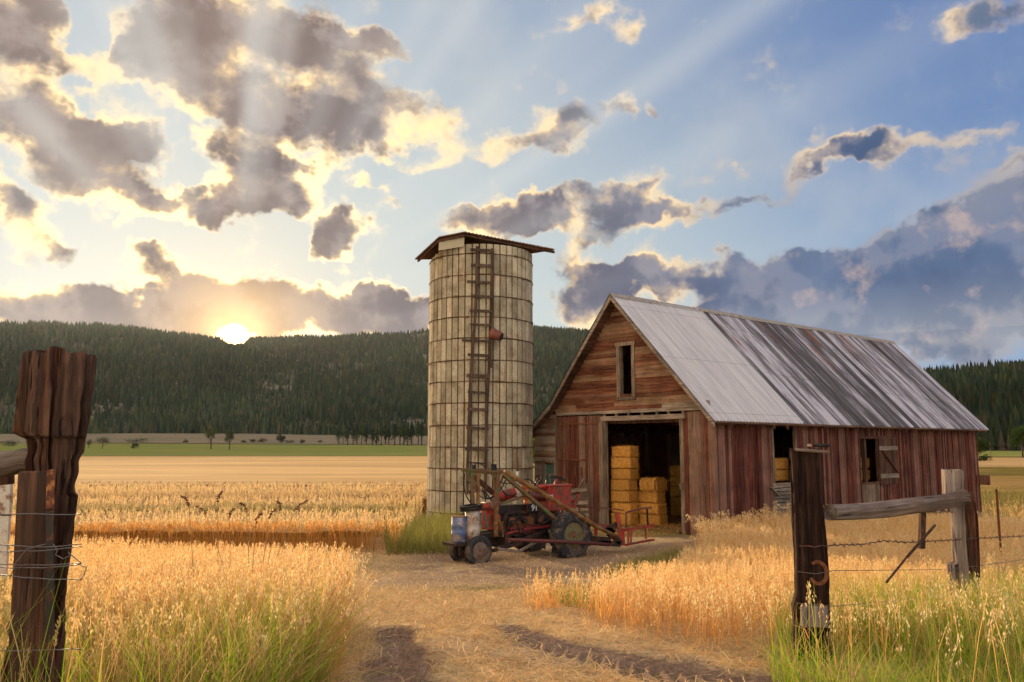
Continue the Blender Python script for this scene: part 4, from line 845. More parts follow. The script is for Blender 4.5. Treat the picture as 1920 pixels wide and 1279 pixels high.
part('air_cleaner', M['orange'], lambda m: (m.tube([TP(984, 914, .05), TP(986, 930, .05), TP(987, 957, .05)], [.04, .05, .04], 10), m.tube([TP(986, 917, .05), TP(986, 924, .05)], .075, 12), m.tube([TP(987, 938, .05), TP(987, 948, .05)], .06, 12), m.tube([TP(976, 910, .05), TP(984, 914, .05)], .035)))
bx = part('hopper', M['tractor_red'], lambda m: (m.b2((-.44, -.02, 1.08), (.30, .32, 1.68)), m.b2((-.47, -.05, 1.66), (.33, .345, 1.70))), tr, .012, 'square red sheet metal box above the rear wheel')
part('box_seam', M['deep_red'], lambda m: (m.b2((-.43, .322, 1.50), (.29, .327, 1.512)), m.b2((.20, .322, 1.10), (.215, .328, 1.66))), bx)
part('fender', M['tractor_red'], lambda m: (m.tube([TP(1008, 914, .2), TP(1018, 912, .2), TP(1030, 917, .2)], .06, 8)))
part('fender', M['tractor_red'], lambda m: (m.bar(TP(1076, 952, .3), TP(1085, 928, .3), .05, .10)))
part('seat', M['deep_red'], lambda m: (m.lathe([(.05, -.1), (.22, -.02), (.25, .06), (.22, .04), (.02, .0)], (-.62, -.1, 1.25), 'Z', 18), m.tube([(-.6, -.1, 1.2), (-.4, -.1, .9)], .03)))
sw = part('steering_wheel', M['black'], lambda m: (m.tube([Vector((-.34+.20*math.cos(a)*.96, -.1+.20*math.sin(a), 1.84+.06*math.cos(a))) for a in np.linspace(0, 2*math.pi, 25)], .014, 6), m.bar((-.52, -.1, 1.79), (-.16, -.1, 1.90), .02), m.bar((-.34, -.28, 1.84), (-.34, .08, 1.84), .02)))
part('steering_column', M['deep_red'], lambda m: m.tube([(-.34, -.1, 1.84), (-.28, -.1, 1.70), (-.1, -.1, 1.1)], [.02, .05, .04], 8), sw)
part('levers', M['dark_metal'], lambda m: [m.tube([TP(a, b, .1), TP(a+4, b-9, .05), TP(a+c_, b-14, .0)], .013, 5) for a, b, c_ in ((992, 918, 3), (998, 917, -4), (1005, 914, 10), (1012, 912, -5), (1020, 914, 4), (1002, 910, 14), (1010, 906, 6))])
part('gearbox_cowl', M['maroon'], lambda m: m.tube([TP(990, 928, .1), TP(1005, 930, .1), TP(1025, 934, .1)], [.08, .12, .10], 12))
part('toolbox', M['dark_metal'], lambda m: m.b2((.50, .20, 1.08), (.92, .285, 1.28)), tr, .006)
def textmesh(name, s, size, mat, parent, loc, rot, ext=.002):
    cu = bpy.data.curves.new(name, 'FONT'); cu.body = s; cu.size = size; cu.extrude = ext; cu.offset = .004; tmp = bpy.data.objects.new(name, cu); col.objects.link(tmp)
    dg = bpy.context.evaluated_depsgraph_get(); dg.update(); me = bpy.data.meshes.new_from_object(tmp.evaluated_get(dg)); bpy.data.objects.remove(tmp)
    me.materials.clear(); o = link(name, me, mat, parent); o.location = loc; o.rotation_euler = rot; return o
pl = part('number_plate', M['black'], lambda m: m.b2((.60, .288, 1.10), (.86, .296, 1.27)))
textmesh('number', '91', .20, M['white'], pl, (.83, .300, 1.115), (R(90), 0, R(180)))
textmesh('mark', 'M', .09, M['white'], bx, (.24, .325, 1.40), (R(90), R(-14), R(180)))
# boom frame
GA = lambda px, py, y=.35: TP(px, py, y)
part('boom_beam', M['green_paint'], lambda m: (m.bar(GA(866, 880), GA(949, 886), .09, .05), m.bar(GA(872, 884), GA(940, 888), .04, .07), m.bar(GA(866, 882, -.25), GA(945, 884, -.25), .08, .06)), tr, .006)
for a, b, y in (((884, 884), (887, 944), .35), ((897, 885), (896, 945), .35), ((934, 887), (931, 940), .35), ((926, 886), (930, 935), -.2)): part('mast_post', M['green_paint'] if a[0] != 897 else M['yellow_rust'], lambda m: m.bar(GA(*a, y), GA(*b, y), .06 if a[0] != 934 else .09, .06, (0, 1, 0)), tr, .006)
part('mast_post', M['yellow_rust'], lambda m: m.bar(GA(930, 940), GA(930, 1006), .09, .06, (0, 1, 0)), tr, .006)
for a, b, w_ in (((879, 888), (889, 915), .04), ((901, 890), (889, 918), .04), ((923, 888), (930, 925), .035), ((944, 890), (932, 925), .035)): part('mast_strut', M['green_paint'], lambda m: m.bar(GA(*a, .33), GA(*b, .33), w_, .03, (0, 1, 0)))
part('boom_brace', M['dark_wood'], lambda m: m.bar(GA(888, 893, -.25), GA(931, 930, -.2), .10, .10))
part('boom_brace', M['green_paint'], lambda m: m.bar(GA(944, 890, .42), GA(1042, 974, .62), .08, .10, (0, 1, 0)), tr, .006)
part('boom_brace', M['green_paint'], lambda m: m.bar(GA(941, 944, .4), GA(985, 930, .4), .05, .05))
part('boom_pole', M['yellow_rust'], lambda m: (m.tube([GA(945, 884, .42), GA(1010, 921, .62), GA(1070, 957, .85), GA(1120, 988, 1.0), GA(1160, 1008, 1.05)], [.055, .055, .052, .05, .045], 12), [m.tube([GA(a, b, c_), GA(a+3, b+2, c_)], .068, 12) for a, b, c_ in ((965, 895.5, .48), (1002, 916, .6), (1045, 942, .75), (1098, 974, .94))]), tr, 0, 'long rusty yellow pole slanting down past the rear wheel')
part('pivot_block', M['black'], lambda m: (m.box(GA(926, 876, .35), (.10, .08, .14)), m.box(GA(889, 877, .35), (.07, .07, .12))))
part('side_bar', M['maroon'], lambda m: m.tube([GA(952, 1012, .75), GA(1060, 1016, 1.0), GA(1142, 1021, 1.1)], .042, 8))
part('drag_link', M['grey_wood_x'], lambda m: (m.bar((1.9, .42, .32), (1.45, .62, .25), .06), m.bar((1.45, .62, .25), (.9, .62, .45), .05)))
hs = []
def hose(a, mid, b, mat='black', r=.013):
    m_ = MB(); p0, p1, p2 = Vector(a), Vector(mid), Vector(b); m_.tube([p0*(1-t)**2+p1*2*t*(1-t)+p2*t*t for t in np.linspace(0, 1, 14)], r, 6); m_.build('hose', M[mat], tr)
for a, c_, b in (((872, 888, .2), (864, 930, .2), (889, 948, .1)), ((880, 925, .3), (890, 905, .3), (900, 930, .3)), ((921, 889, .3), (935, 912, .4), (965, 905, .2)), ((900, 930, .1), (925, 950, .3), (948, 900, .2)), ((889, 876, .3), (893, 860, .3), (912, 878, .3)),
                 ((905, 915, .2), (910, 945, .3), (926, 928, .2)), ((935, 905, .3), (948, 940, .3), (969, 925, .2)), ((975, 905, .2), (990, 890, .1), (1008, 912, .1)), ((960, 985, .38), (968, 965, .4), (975, 1003, .38)), ((948, 1000, .38), (958, 960, .4), (972, 985, .38)), ((970, 960, .35), (985, 990, .4), (1010, 985, .35)), ((885, 930, .25), (900, 900, .2), (925, 945, .3)), ((990, 945, .3), (1000, 985, .4), (1030, 985, .3))):
    hose(TP(*a), TP(*c_), TP(*b))
hose(TP(907, 962, .3), TP(912, 975, .3), TP(914, 990, .3), 'teal', .018); hose(TP(902, 962, .3), TP(900, 985, .3), TP(906, 990, .3), 'grey_wood', .02); hose(TP(936, 975, .4), TP(945, 990, .4), TP(943, 1007, .4), 'yellow_rust', .018)
part('front_bracket', M['dark_metal'], lambda m: (m.b2((2.35, -.16, .44), (3.02, .3, .50)), m.bar((2.8, .2, .47), (2.8, .2, .22), .04), m.bar((2.0, .2, .6), (2.6, .25, .47), .06)))
# barrels on the front bracket
def barrel(px, py0, py1, ypl, rad, mat, label, lidmat):
    p = TO+tX*TP(px, py1, ypl).x+tY*ypl; top = TP(px, py0, ypl).z; zb = .505; h = top-zb
    t = thing('barrel', label, 'barrel', (p.x, p.y, TZ+zb), rb.uniform(0, 6))
    prof = [(rad*.96, 0), (rad, .01)]
    for f in (.30, .36, .63, .69): 
        prof += [(rad, h*f-.012), (rad+.010, h*f), (rad, h*f+.012)]
    prof += [(rad, h-.01), (rad*.96, h), (rad*.94, h-.02), (.01, h-.02)]
    m_ = MB(); m_.lathe(prof, n=28); m_.build('shell', mat, t)
    m_ = MB(); m_.lathe([(rad+.004, h-.012), (rad+.012, h-.004), (rad+.004, h+.004)], n=28); m_.build('rim_hoop', lidmat, t); return t, h
barrel(860.5, 968, 1008, .06, .165, M['blue_barrel'], 'dented blue and rusty steel barrel at the very front of the tractor', M['rust'])
bt, bh = barrel(886, 957, 1012, .16, .168, M['white_barrel'], 'dirty white steel barrel with rust stains behind the blue one', M['rust'])
cp = Vector(bt.location)+Vector((0, 0, bh)); co_ = thing('rubber_belt', 'coil of ribbed black rubber belt lying on the white barrel', 'belt', (cp.x-.03, cp.y, cp.z+.005), 0)
m_ = MB(); n = 44
for ly in range(2):
    for k in range(n):
        a = 2*math.pi*k/n; m_.box((.235*math.cos(a), .235*math.sin(a), .03+ly*.062), (.05, .022, .05), Matrix.Rotation(a, 3, 'Z'))
    m_.tube([(.215*math.cos(a), .215*math.sin(a), .03+ly*.062) for a in np.linspace(0, 2*math.pi, 40)], .028, 6)
m_.build('belt_coil', M['black'], co_); co_.rotation_euler = (R(3), R(-7), 0)
# red bale fork frame behind the tractor
D0 = 20.9
def Q(px, py, d=D0): return Vector(P(px, py, d))
fk = thing('bale_loader', 'red welded steel loader frame in the straw before the barn doorway', 'loader', (2.6, 20.9, -1.05)); FO = Vector((2.6, 20.9, -1.05))
def fpart(nm, mat, segs, w_=.05, lab=None):
    m_ = MB()
    for a, b in segs: m_.bar(Q(*a)-FO, Q(*b)-FO, w_, w_)
    return m_.build(nm, M[mat], fk)
fpart('upright', 'tractor_red', [((1157, 961), (1166, 1023))], .10); fpart('upright', 'tractor_red', [((1168, 992), (1169, 1022))], .07)
fpart('lower_rail', 'tractor_red', [((1166, 996, 20.8), (1226, 984, 22.2)), ((1167, 993, 20.8), (1226, 987, 22.2))], .045); fpart('floor_rail', 'tractor_red', [((1172, 1022, 20.8), (1208, 1015, 22)), ((1208, 1015, 22), (1226, 1012, 22.3))], .05)
for a, b in (((1178, 995), (1178, 1018)), ((1183, 995), (1183, 1018)), ((1210, 989, 22), (1211, 1010, 22))): fpart('spindle', 'tractor_red', [(a, b)], .045)
fpart('top_rail', 'maroon', [((1174, 961), (1205, 953, 21.5)), ((1205, 953, 21.5), (1222, 952, 22)), ((1174, 961), (1174, 990))], .035); fpart('back_post', 'dark_metal', [((1213, 953, 21.8), (1215, 985, 22))], .045)
fpart('cross_bar', 'maroon', [((1086, 951, 21.4), (1136, 953, 21)), ((1136, 953, 21), (1170, 957))], .028); fpart('drawbar', 'deep_red', [((1112, 986), (1140, 987)), ((1117, 988), (1117, 1004))], .08)
fpart('side_post', 'rust', [((1108, 950, 21.4), (1108, 985, 21.4))], .035); fpart('side_post', 'rust', [((1086, 950, 21.6), (1086, 975, 21.6))], .03); fpart('handle', 'grey_wood', [((1124, 960), (1124, 985))], .035)
fpart('hitch', 'dark_metal', [((1100, 1009), (1145, 1013)), ((1135, 995), (1155, 992)), ((1140, 1000), (1165, 1018)), ((1138, 987), (1150, 1000)), ((1125, 1018), (1163, 1020))], .13)
m_ = MB(); m_.add([Q(1136, 990)-FO, Q(1152, 990)-FO, Q(1158, 975)-FO, Q(1156, 992, 21.1)-FO], [(0, 1, 2), (0, 1, 3), (1, 2, 3), (0, 2, 3)]); m_.build('shield', M['dark_metal'], fk)
# weathered slatted rack leaning by the door
rk = thing('slatted_rack', 'grey weathered board rack leaning on the red door behind the tractor', 'rack', BW(-.75, 5.1, 0), BRZ)
m_ = MB()
for k in range(6): m_.bar((-.0, -.62+.02*k, .18+k*.215), (.02, .75, .10+k*.20), .03, .125, (0, 0, 1))
m_.build('slat', M['grey_wood_y'], rk)
for yy in (-.48, .5): 
    m_ = MB(); m_.bar((.04, yy, 0), (.06, yy-.02, 1.42), .05, .10, (1, 0, 0)); m_.build('stile', M['grey_wood'], rk)
m_ = MB(); m_.bar((.02, -.05, 1.18), (.02, -.42, 1.60), .03, .10, (1, 0, 0)); m_.build('loose_slat', M['pale_wood_y'], rk)
# ================================================================ FENCES
def post(mbn, W_, D_, H, mat, parent, loc, rz=0, lean=(0, 0), seed=0, notch=None, nz_=60, top_j=.03, amp=.018, name='post', nside=9):
    per = []
    for i in range(nside): per.append((-W_/2+W_*i/nside, -D_/2))
    for i in range(nside): per.append((W_/2, -D_/2+D_*i/nside))
    for i in range(nside): per.append((W_/2-W_*i/nside, D_/2))
    for i in range(nside): per.append((-W_/2, D_/2-D_*i/nside))
    n = len(per); vs = []; fs = []
    for k in range(nz_+1):
        z = H*k/nz_
        for i, (x, y) in enumerate(per):
            rr = math.hypot(x/W_*2, y/D_*2); cr_ = 1-.10*max(0, rr-1.12)/.3; p = Vector((x*cr_, y*cr_, z))
            g = mnoise.noise_vector(Vector((x*14+seed, y*14, z*1.3)))*amp+mnoise.noise_vector(Vector((x*60+seed, y*60, z*3)))*amp*.45+mnoise.noise_vector(Vector((x*2+seed*2, y*2, z*2.2)))*amp*1.1
            ck = mnoise.noise(Vector((x*26+seed*5, y*26, z*.7))); inn = -.022*max(0, ck-.22)/.15; g = g+mnoise.noise_vector(Vector((x*30+seed, y*30, z*14)))*amp*.35
            p.x += g.x+x/W_*2*inn; p.y += g.y+y/D_*2*inn
            if notch: p = notch(p, z, x, y)
            if k == nz_: p.z += mnoise.noise(Vector((x*16+seed, y*16, 3)))*top_j
            vs.append(p+Vector((lean[0]*z, lean[1]*z, 0)))
    for k in range(nz_):
        for i in range(n): j = (i+1) % n; fs.append((k*n+i, k*n+j, (k+1)*n+j, (k+1)*n+i))
    b = len(vs); c_ = sum((vs[nz_*n+i] for i in range(n)), Vector())/n-Vector((0, 0, .01)); vs.append(c_)
    m1 = []; 
    for i in range(n): v = vs[nz_*n+i].lerp(c_, .5)+Vector((0, 0, mnoise.noise(Vector((i*1.7, seed, 1)))*.012)); m1.append(len(vs)); vs.append(v)
    for i in range(n): j = (i+1) % n; fs += [(nz_*n+i, nz_*n+j, m1[j], m1[i]), (m1[i], m1[j], b)]
    mb_ = MB(); mb_.add(vs, fs); o = mb_.build(name, mat, parent); o.location = loc; o.rotation_euler = (0, 0, rz); return o
def log(name, a, b, r0, r1, mat, parent, seed=0, sag=.02, n=16, m=40):
    a, b = Vector(a), Vector(b); d = (b-a); L = d.length; vs = []; fs = []
    for k in range(m+1):
        t = k/m; c_ = Vector((t*L, 0, -sag*math.sin(math.pi*t)+.02*mnoise.noise(Vector((t*3, seed, 0))))); rr = r0+(r1-r0)*t
        for i in range(n):
            a_ = 2*math.pi*i/n; q_ = rr*(1+.16*mnoise.noise(Vector((math.cos(a_)*2.2, math.sin(a_)*2.2, t*1.5+seed)))+.07*mnoise.noise(Vector((math.cos(a_)*9, math.sin(a_)*9, t*4+seed)))); q_ -= .012*max(0, mnoise.noise(Vector((math.cos(a_)*7, math.sin(a_)*7, t*.8+seed*3)))-.3)/.2
            vs.append(c_+Vector((0, math.cos(a_)*q_, math.sin(a_)*q_)))
    for k in range(m):
        for i in range(n): j = (i+1) % n; fs.append((k*n+i, k*n+j, (k+1)*n+j, (k+1)*n+i))
    fs += [tuple(reversed(range(n))), tuple(m*n+i for i in range(n))]; mb_ = MB(); mb_.add(vs, fs); o = mb_.build(name, mat, parent); o.location = a; o.rotation_euler = d.to_track_quat('X', 'Z').to_euler(); return o
# right fence
F1 = Vector(P(1528, 1235, 6.5)); F1.z = gzf(F1.x, F1.y)-.05
fr = thing('timber_fence', 'timber rail fence with barbed wire in the green grass at right', 'fence', F1)
H1 = P(1528, 843, 6.5)[2]-F1.z
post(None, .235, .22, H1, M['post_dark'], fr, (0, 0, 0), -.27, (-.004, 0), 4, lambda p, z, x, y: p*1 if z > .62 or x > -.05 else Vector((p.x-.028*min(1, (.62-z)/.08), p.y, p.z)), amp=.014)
F2 = Vector(P(1797, 1100, 8.8)); F2.z = gzf(F2.x, F2.y)-.05; H2 = P(1797, 881, 8.8)[2]-F2.z
po2 = post(None, .19, .17, H2, M['post_grey'], fr, F2-F1, -.25, (.008, 0), 9, lambda p, z, x, y: p+Vector((.055, 0, 0)) if H2-.95 < z < H2-.42 and x < -.03 else p, amp=.010); po2['label'] = 'bleached grey square post at the far end of the rail'
F3 = Vector(P(1822, 1080, 9.05)); F3.z = gzf(F3.x, F3.y); post(None, .16, .12, P(1818, 940, 9.05)[2]-F3.z, M['post_red'], fr, F3-F1, .3, (0, 0), 12, amp=.01)['label'] = 'short dark red post behind the grey one'
log('rail', Vector(P(1556, 961, 6.55))-F1+Vector((0, .0, 0)), Vector(P(1806, 932, 8.72))-F1, .062, .080, M['rail_grey'], fr, 2, .03)
def fwire(pts, mat='rust_wire', r=.0035, barbs=0, nm='wire'):
    m_ = MB(); pts = [Vector(p) for p in pts]; sm = []
    for a, b in zip(pts[:-1], pts[1:]):
        n = max(2, int((b-a).length/.04)); sm += [a.lerp(b, i/n)+Vector((0, 0, (.006 if barbs else 0)*math.sin(i*1.9))) for i in range(n)]
    sm.append(pts[-1]); m_.tube(sm, r, 5)
    if barbs:
        i = 6
        while i < len(sm)-3: 
            for s_ in (-1, 1): m_.tube([sm[i]+Vector((-.01, -.008*s_, -.014*s_)), sm[i]+Vector((.008, .008*s_, .016*s_))], .0022, 4)
            i += 5
    return m_
def W1(px, py, d, o=F1): return Vector(P(px, py, d))-o
fwire([W1(1500, 1024, 6.34), W1(1528, 1026, 6.34), W1(1562, 1022, 6.34), W1(1620, 1021, 6.9), W1(1655, 1014, 7.2), W1(1700, 1017, 7.6), W1(1780, 1013, 8.5), W1(1822, 1010, 8.9), W1(1900, 1006, 9.9), W1(1990, 1002, 11)], r=.005, barbs=1).build('barbed_wire', M['rust_wire'], fr)
fwire([W1(1496, 1072, 6.34), W1(1530, 1076, 6.32), W1(1562, 1070, 6.36), W1(1780, 1068, 8.5), W1(1990, 1040, 11)], r=.003).build('wire', M['wire'], fr)
fwire([W1(1495, 1131, 6.34), W1(1530, 1134, 6.32), W1(1565, 1137, 6.36), W1(1790, 1115, 8.5)], r=.003).build('wire', M['wire'], fr)
fwire([W1(1775, 935, 8.60), W1(1800, 922, 8.58), W1(1822, 924, 8.7), W1(1818, 930, 8.9), W1(1790, 945, 8.60), W1(1822, 930, 8.68), W1(1826, 918, 8.75)], r=.006).build('wire', M['rust_wire'], fr)
m_ = MB(); m_.bar(W1(1502, 1155, 6.33), W1(1552, 1157, 6.33), .035, .15, (0, 0, 1)); m_.build('board', M['post_grey'], fr, .004)['label'] = 'short grey board nailed low on the near post'
m_ = MB(); cpts = [W1(1520+sx_, 843+sy_, 6.5) for sx_, sy_ in ((0, 0),)]; m_.hexa([W1(1490, 846, 6.36), W1(1556, 851, 6.36), W1(1556, 851, 6.64), W1(1490, 846, 6.64), W1(1489, 840, 6.36), W1(1556, 845, 6.36), W1(1556, 845, 6.64), W1(1489, 840, 6.64)]); m_.build('cap_board', M['rail_grey'], fr, .006)
m_ = MB(); m_.b2(W1(1520, 838.5, 6.44), W1(1548, 832, 6.53)); lk = m_.build('latch_box', M['black'], fr, .008)
m_ = MB(); m_.b2(W1(1520, 838.0, 6.435), W1(1523, 833, 6.44)); m_.build('latch_end', M['tractor_red'], lk)
m_ = MB(); m_.bar(W1(1730, 950, 8.0), W1(1728, 1028, 7.9), .045, .05, (0, 1, 0)); m_.build('hanging_stake', M['post_red'], fr)
m_ = MB(); m_.bar(W1(1753, 985, 8.0), W1(1700, 1045, 7.5), .016, .02); m_.bar(W1(1700, 1045, 7.5), W1(1662, 1092, 7.1), .013, .014); m_.build('prop_stick', M['dark_wood'], fr)
rg = random.Random(21)
hsO = Vector(P(1534, 1074, 6.30)); hs_ = thing('horseshoe', 'rusty open horseshoe nailed to the dark fence post', 'horseshoe', hsO, -.25)
m_ = MB(); pts = [Vector((.060*math.cos(a)*1.0, 0, .078*math.sin(a))) for a in np.linspace(R(-148), R(128), 30)]
for i in range(len(pts)-1):
    a, b = pts[i], pts[i+1]; m_.bar(a, b+(b-a)*.15, .014, .030-.010*abs(i-14)/14, (pts[i].x, 0, pts[i].z))
m_.build('shoe', M['rust'], hs_); m_ = MB()
for i in (4, 9, 20, 25): m_.box(pts[i]*1.0+Vector((0, -.009, 0)), (.009, .006, .009))
m_.build('nail', M['dark_metal'], hs_)
# left post, close to the camera
G1 = Vector(P(24, 1500, 3.55)); G1.z = gzf(G1.x, G1.y)-.1; HG = P(100, 664, 3.55)[2]-G1.z
fl = thing('timber_fence', 'big notched reddish timber post wrapped in wire with rail at far left', 'fence', G1)
def ntch(p, z, x, y):
    zz = HG-z; w_ = .15
    lo = 1-min(1, max(0, (zz-.355)/.03))                       # head block
    q_ = p.copy()
    if zz > .34 and x < .02: q_.x += .06*min(1, (zz-.34)/.02)*max(0, -x)/.137*(1+.5*mnoise.noise(Vector((z*14, y*9, 1))))
    if zz < .355: q_.y -= .018
    if x > .05: q_.x -= .03*min(1, max(0, zz-.33)/.5)
    if x > .08 and .42 < zz < .6: q_.x += .02*mnoise.noise(Vector((z*14, 0, 2)))-.012
    return q_
post(None, .275, .28, HG, M['post_red'], fl, (0, 0, 0), R(28), (.028, 0), 2, ntch, 150, .05, .020, nside=22)
m_ = MB(); m_.hexa([Vector(P(*q_))-G1 for q_ in ((12, 1300, 3.36), (98, 1300, 3.34), (98, 1300, 3.42), (12, 1300, 3.44), (34, 884, 3.36), (100, 882, 3.34), (100, 882, 3.42), (34, 884, 3.44))]); m_.build('cheek_board', M['post_red'], fl, .006)
m_ = MB(); m_.hexa([Vector(P(*q_))-G1 for q_ in ((84, 1300, 3.31), (104, 1300, 3.31), (104, 1300, 3.335), (84, 1300, 3.335), (86, 956, 3.31), (101, 955, 3.31), (101, 955, 3.335), (86, 956, 3.335))]); m_.build('iron_strap', M['dark_metal'], fl, .003)
m_ = MB(); m_.hexa([Vector(P(*q_))-G1 for q_ in ((85, 955, 3.30), (102, 955, 3.30), (102, 955, 3.335), (85, 955, 3.335), (88, 881, 3.30), (103, 880, 3.30), (103, 880, 3.335), (88, 881, 3.335))]); m_.build('rusty_strap', plain('orange_rust', (.40, .15, .04), .8, 0, (.10, .03, .015), .6, 25), fl, .003)
log('rail', Vector(P(-60, 880, 3.7))-G1, Vector(P(66, 862, 3.62))-G1, .058, .050, M['rail_grey'], fl, 6, 0)
m_ = MB(); m_.bar(Vector(P(-60, 902, 3.9))-G1, Vector(P(22, 893, 3.8))-G1, .03, .07); m_.build('rail', M['dark_wood'], fl)
rw = random.Random(4)
def loopw(py, dy1, dy2, sag=4):
    return [Vector(P(x_, py+dy1*math.sin((x_)/50)+dy2*(x_/150)+rw.uniform(-1, 1), 3.285 if 8 < x_ < 146 else 3.36))-G1 for x_ in (-2, 6, 20, 40, 60, 80, 100, 120, 138, 150, 153)]
for py, a, b in ((965, -1, 0), (1022, 4, -2), (1034, 3, -9), (1058, 2, -2), (1064, 4, -6), (1078, 3, 8), (1220, 1, -3)): fwire(loopw(py, a, b), r=.0022).build('wire', M['wire'], fl)
for pts in ([(100, 1020), (108, 1032), (104, 1040), (118, 1048), (130, 1043)], [(150, 1060), (162, 1064), (158, 1078), (151, 1088)], [(18, 1085), (30, 1055), (50, 1030), (85, 1020)], [(128, 1036), (140, 1046), (152, 1056)]): fwire([Vector(P(x_, y_, 3.28))-G1 for x_, y_ in pts], r=.002).build('wire', M['wire'], fl)
m_ = MB(); m_.tube([Vector(P(*q_))-G1 for q_ in ((-80, 968, 3.5), (0, 965, 3.4), (20, 966, 3.29))], .004, 5); m_.build('barbed_wire', M['rust_wire'], fl)
# distant light gate glimpsed left of the post
gt = thing('white_gate', 'pale weathered gate glimpsed past the left edge of the big post', 'gate', P(0, 1100, 6.2)); GO = Vector(gt.location)
for y_, lab in ((915, 0), (934, 1)): m_ = MB(); m_.bar(Vector(P(-160, y_+8, 6.2))-GO, Vector(P(22, y_, 6.2))-GO, .03, .09); m_.build('rail', M['pale_wood_y'], gt)
m_ = MB(); m_.bar(Vector(P(12, 905, 6.15))-GO, Vector(P(-2, 1150, 6.15))-GO, .08, .03, (0, 1, 0)); m_.build('stile', M['cream_metal'], gt)
# steel stake out in the right field
tk = thing('steel_stake', 'thin rusty steel stake standing alone in the field right of the barn', 'stake', P(1873, 985, 14.5)); TK = Vector(tk.location); tk.location.z = gzf(TK.x, TK.y); ht_ = P(1873, 917, 14.5)[2]-tk.location.z
m_ = MB(); m_.b2((-.02, -.004, -.2), (.02, .004, ht_)); m_.b2((-.004, -.03, -.2), (.004, .0, ht_)); m_.build('shaft', M['rust'], tk)
# ================================================================ VEGETATION
class VG:
    def __init__(s): s.V = []; s.F = []; s.C = []; s.n = 0
    def put(s, V, F, C): s.V.append(V.reshape(-1, 3)); s.F.append(F.reshape(-1, 4)+s.n); s.C.append(C.reshape(-1, 3)); s.n += len(s.V[-1])
    def build(s, name, label, cat, mat=None):
        o = npmesh(name, np.concatenate(s.V), np.concatenate(s.F), mat or M['veg'], np.clip(np.concatenate(s.C), 0, 1)); return tag(o, label, cat, None, 'stuff')
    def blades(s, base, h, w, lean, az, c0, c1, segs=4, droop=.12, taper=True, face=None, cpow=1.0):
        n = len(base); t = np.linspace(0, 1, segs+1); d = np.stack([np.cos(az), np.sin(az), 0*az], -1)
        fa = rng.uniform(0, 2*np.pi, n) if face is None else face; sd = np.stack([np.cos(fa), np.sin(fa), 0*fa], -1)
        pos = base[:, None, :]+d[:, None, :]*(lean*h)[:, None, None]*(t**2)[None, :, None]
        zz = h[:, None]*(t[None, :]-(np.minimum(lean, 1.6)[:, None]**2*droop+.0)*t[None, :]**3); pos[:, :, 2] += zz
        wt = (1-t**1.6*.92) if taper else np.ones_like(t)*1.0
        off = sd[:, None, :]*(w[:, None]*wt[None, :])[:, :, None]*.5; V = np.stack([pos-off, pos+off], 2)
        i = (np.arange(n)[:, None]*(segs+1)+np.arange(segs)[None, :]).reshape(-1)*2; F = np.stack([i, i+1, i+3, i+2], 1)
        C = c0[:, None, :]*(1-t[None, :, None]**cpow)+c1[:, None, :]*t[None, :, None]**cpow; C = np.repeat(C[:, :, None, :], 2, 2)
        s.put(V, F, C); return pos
    def heads(s, pos, h, k, size, spread, col, part_=.30, droop=1.0):
        """k little hanging spikelets on the top of each stalk"""
        n, m, _ = pos.shape; tt = 1-part_*rng.random((n, k))**1.0/1.0*np.clip(.36/np.maximum(h, .2), .3, 1)[:, None]
        f = tt*(m-1); i = np.minimum(f.astype(int), m-2); fr_ = (f-i)[..., None]; ar = np.arange(n)[:, None]; p = pos[ar, i]*(1-fr_)+pos[ar, i+1]*fr_
        a = rng.uniform(0, 2*np.pi, (n, k)); rr = spread*rng.random((n, k))*(.35+1.3*(1-tt)/part_); p = p+np.stack([np.cos(a)*rr, np.sin(a)*rr, -rr*.25*droop], -1)
        L = size*rng.uniform(.7, 1.3, (n, k)); ta = rng.normal(0, .5, (n, k)); ax = np.stack([np.cos(a)*.35+ta*.3, np.sin(a)*.35+ta*.3, -np.ones_like(a)*droop+(1-droop)], -1); ax /= np.linalg.norm(ax, axis=-1, keepdims=True)
        b = rng.uniform(0, 2*np.pi, (n, k)); sd = np.stack([np.cos(b), np.sin(b), 0*b], -1)
        p0 = p; p1 = p+ax*L[..., None]*.45+sd*L[..., None]*.17; p2 = p+ax*L[..., None]; p3 = p+ax*L[..., None]*.45-sd*L[..., None]*.17
        V = np.stack([p0, p1, p2, p3], 2); F = np.arange(n*k*4).reshape(-1, 4); C = np.repeat((col[:, None, :]*rng.uniform(.72, 1.22, (n, k, 1)))[:, :, None, :], 4, 2); s.put(V, F, C)
def inpoly(x, y, poly):
    c = np.zeros(np.shape(x), bool); n = len(poly)
    for i in range(n):
        (x1, y1), (x2, y2) = poly[i], poly[(i+1) % n]; k = ((y1 > y) != (y2 > y)) & (x < (x2-x1)*(y-y1)/(y2-y1+1e-12)+x1); c ^= k
    return c
def barn_local(x, y): dx, dy = x-BO.x, y-BO.y; return dx*bX.x+dy*bX.y, dx*bY.x+dy*bY.y
def pts_in(poly, n, dens=None):
    a = np.array(poly); lo, hi = a.min(0), a.max(0); x = rng.uniform(lo[0], hi[0], n*3); y = rng.uniform(lo[1], hi[1], n*3); k = inpoly(x, y, poly)
    lx, ly = barn_local(x, y); k &= ~((lx > -.15) & (lx < BL+.2) & (ly > -.12) & (ly < 8.2)); k &= np.hypot(x-SX, y-SY) > SR+.1
    if dens is not None: k &= rng.random(len(x)) < dens(x, y)
    x, y = x[k][:n], y[k][:n]; return x, y
def col_(base, n, v=.18): return np.array(base)[None, :]*rng.uniform(1-v, 1+v, (n, 1))*rng.uniform(.94, 1.06, (n, 3))
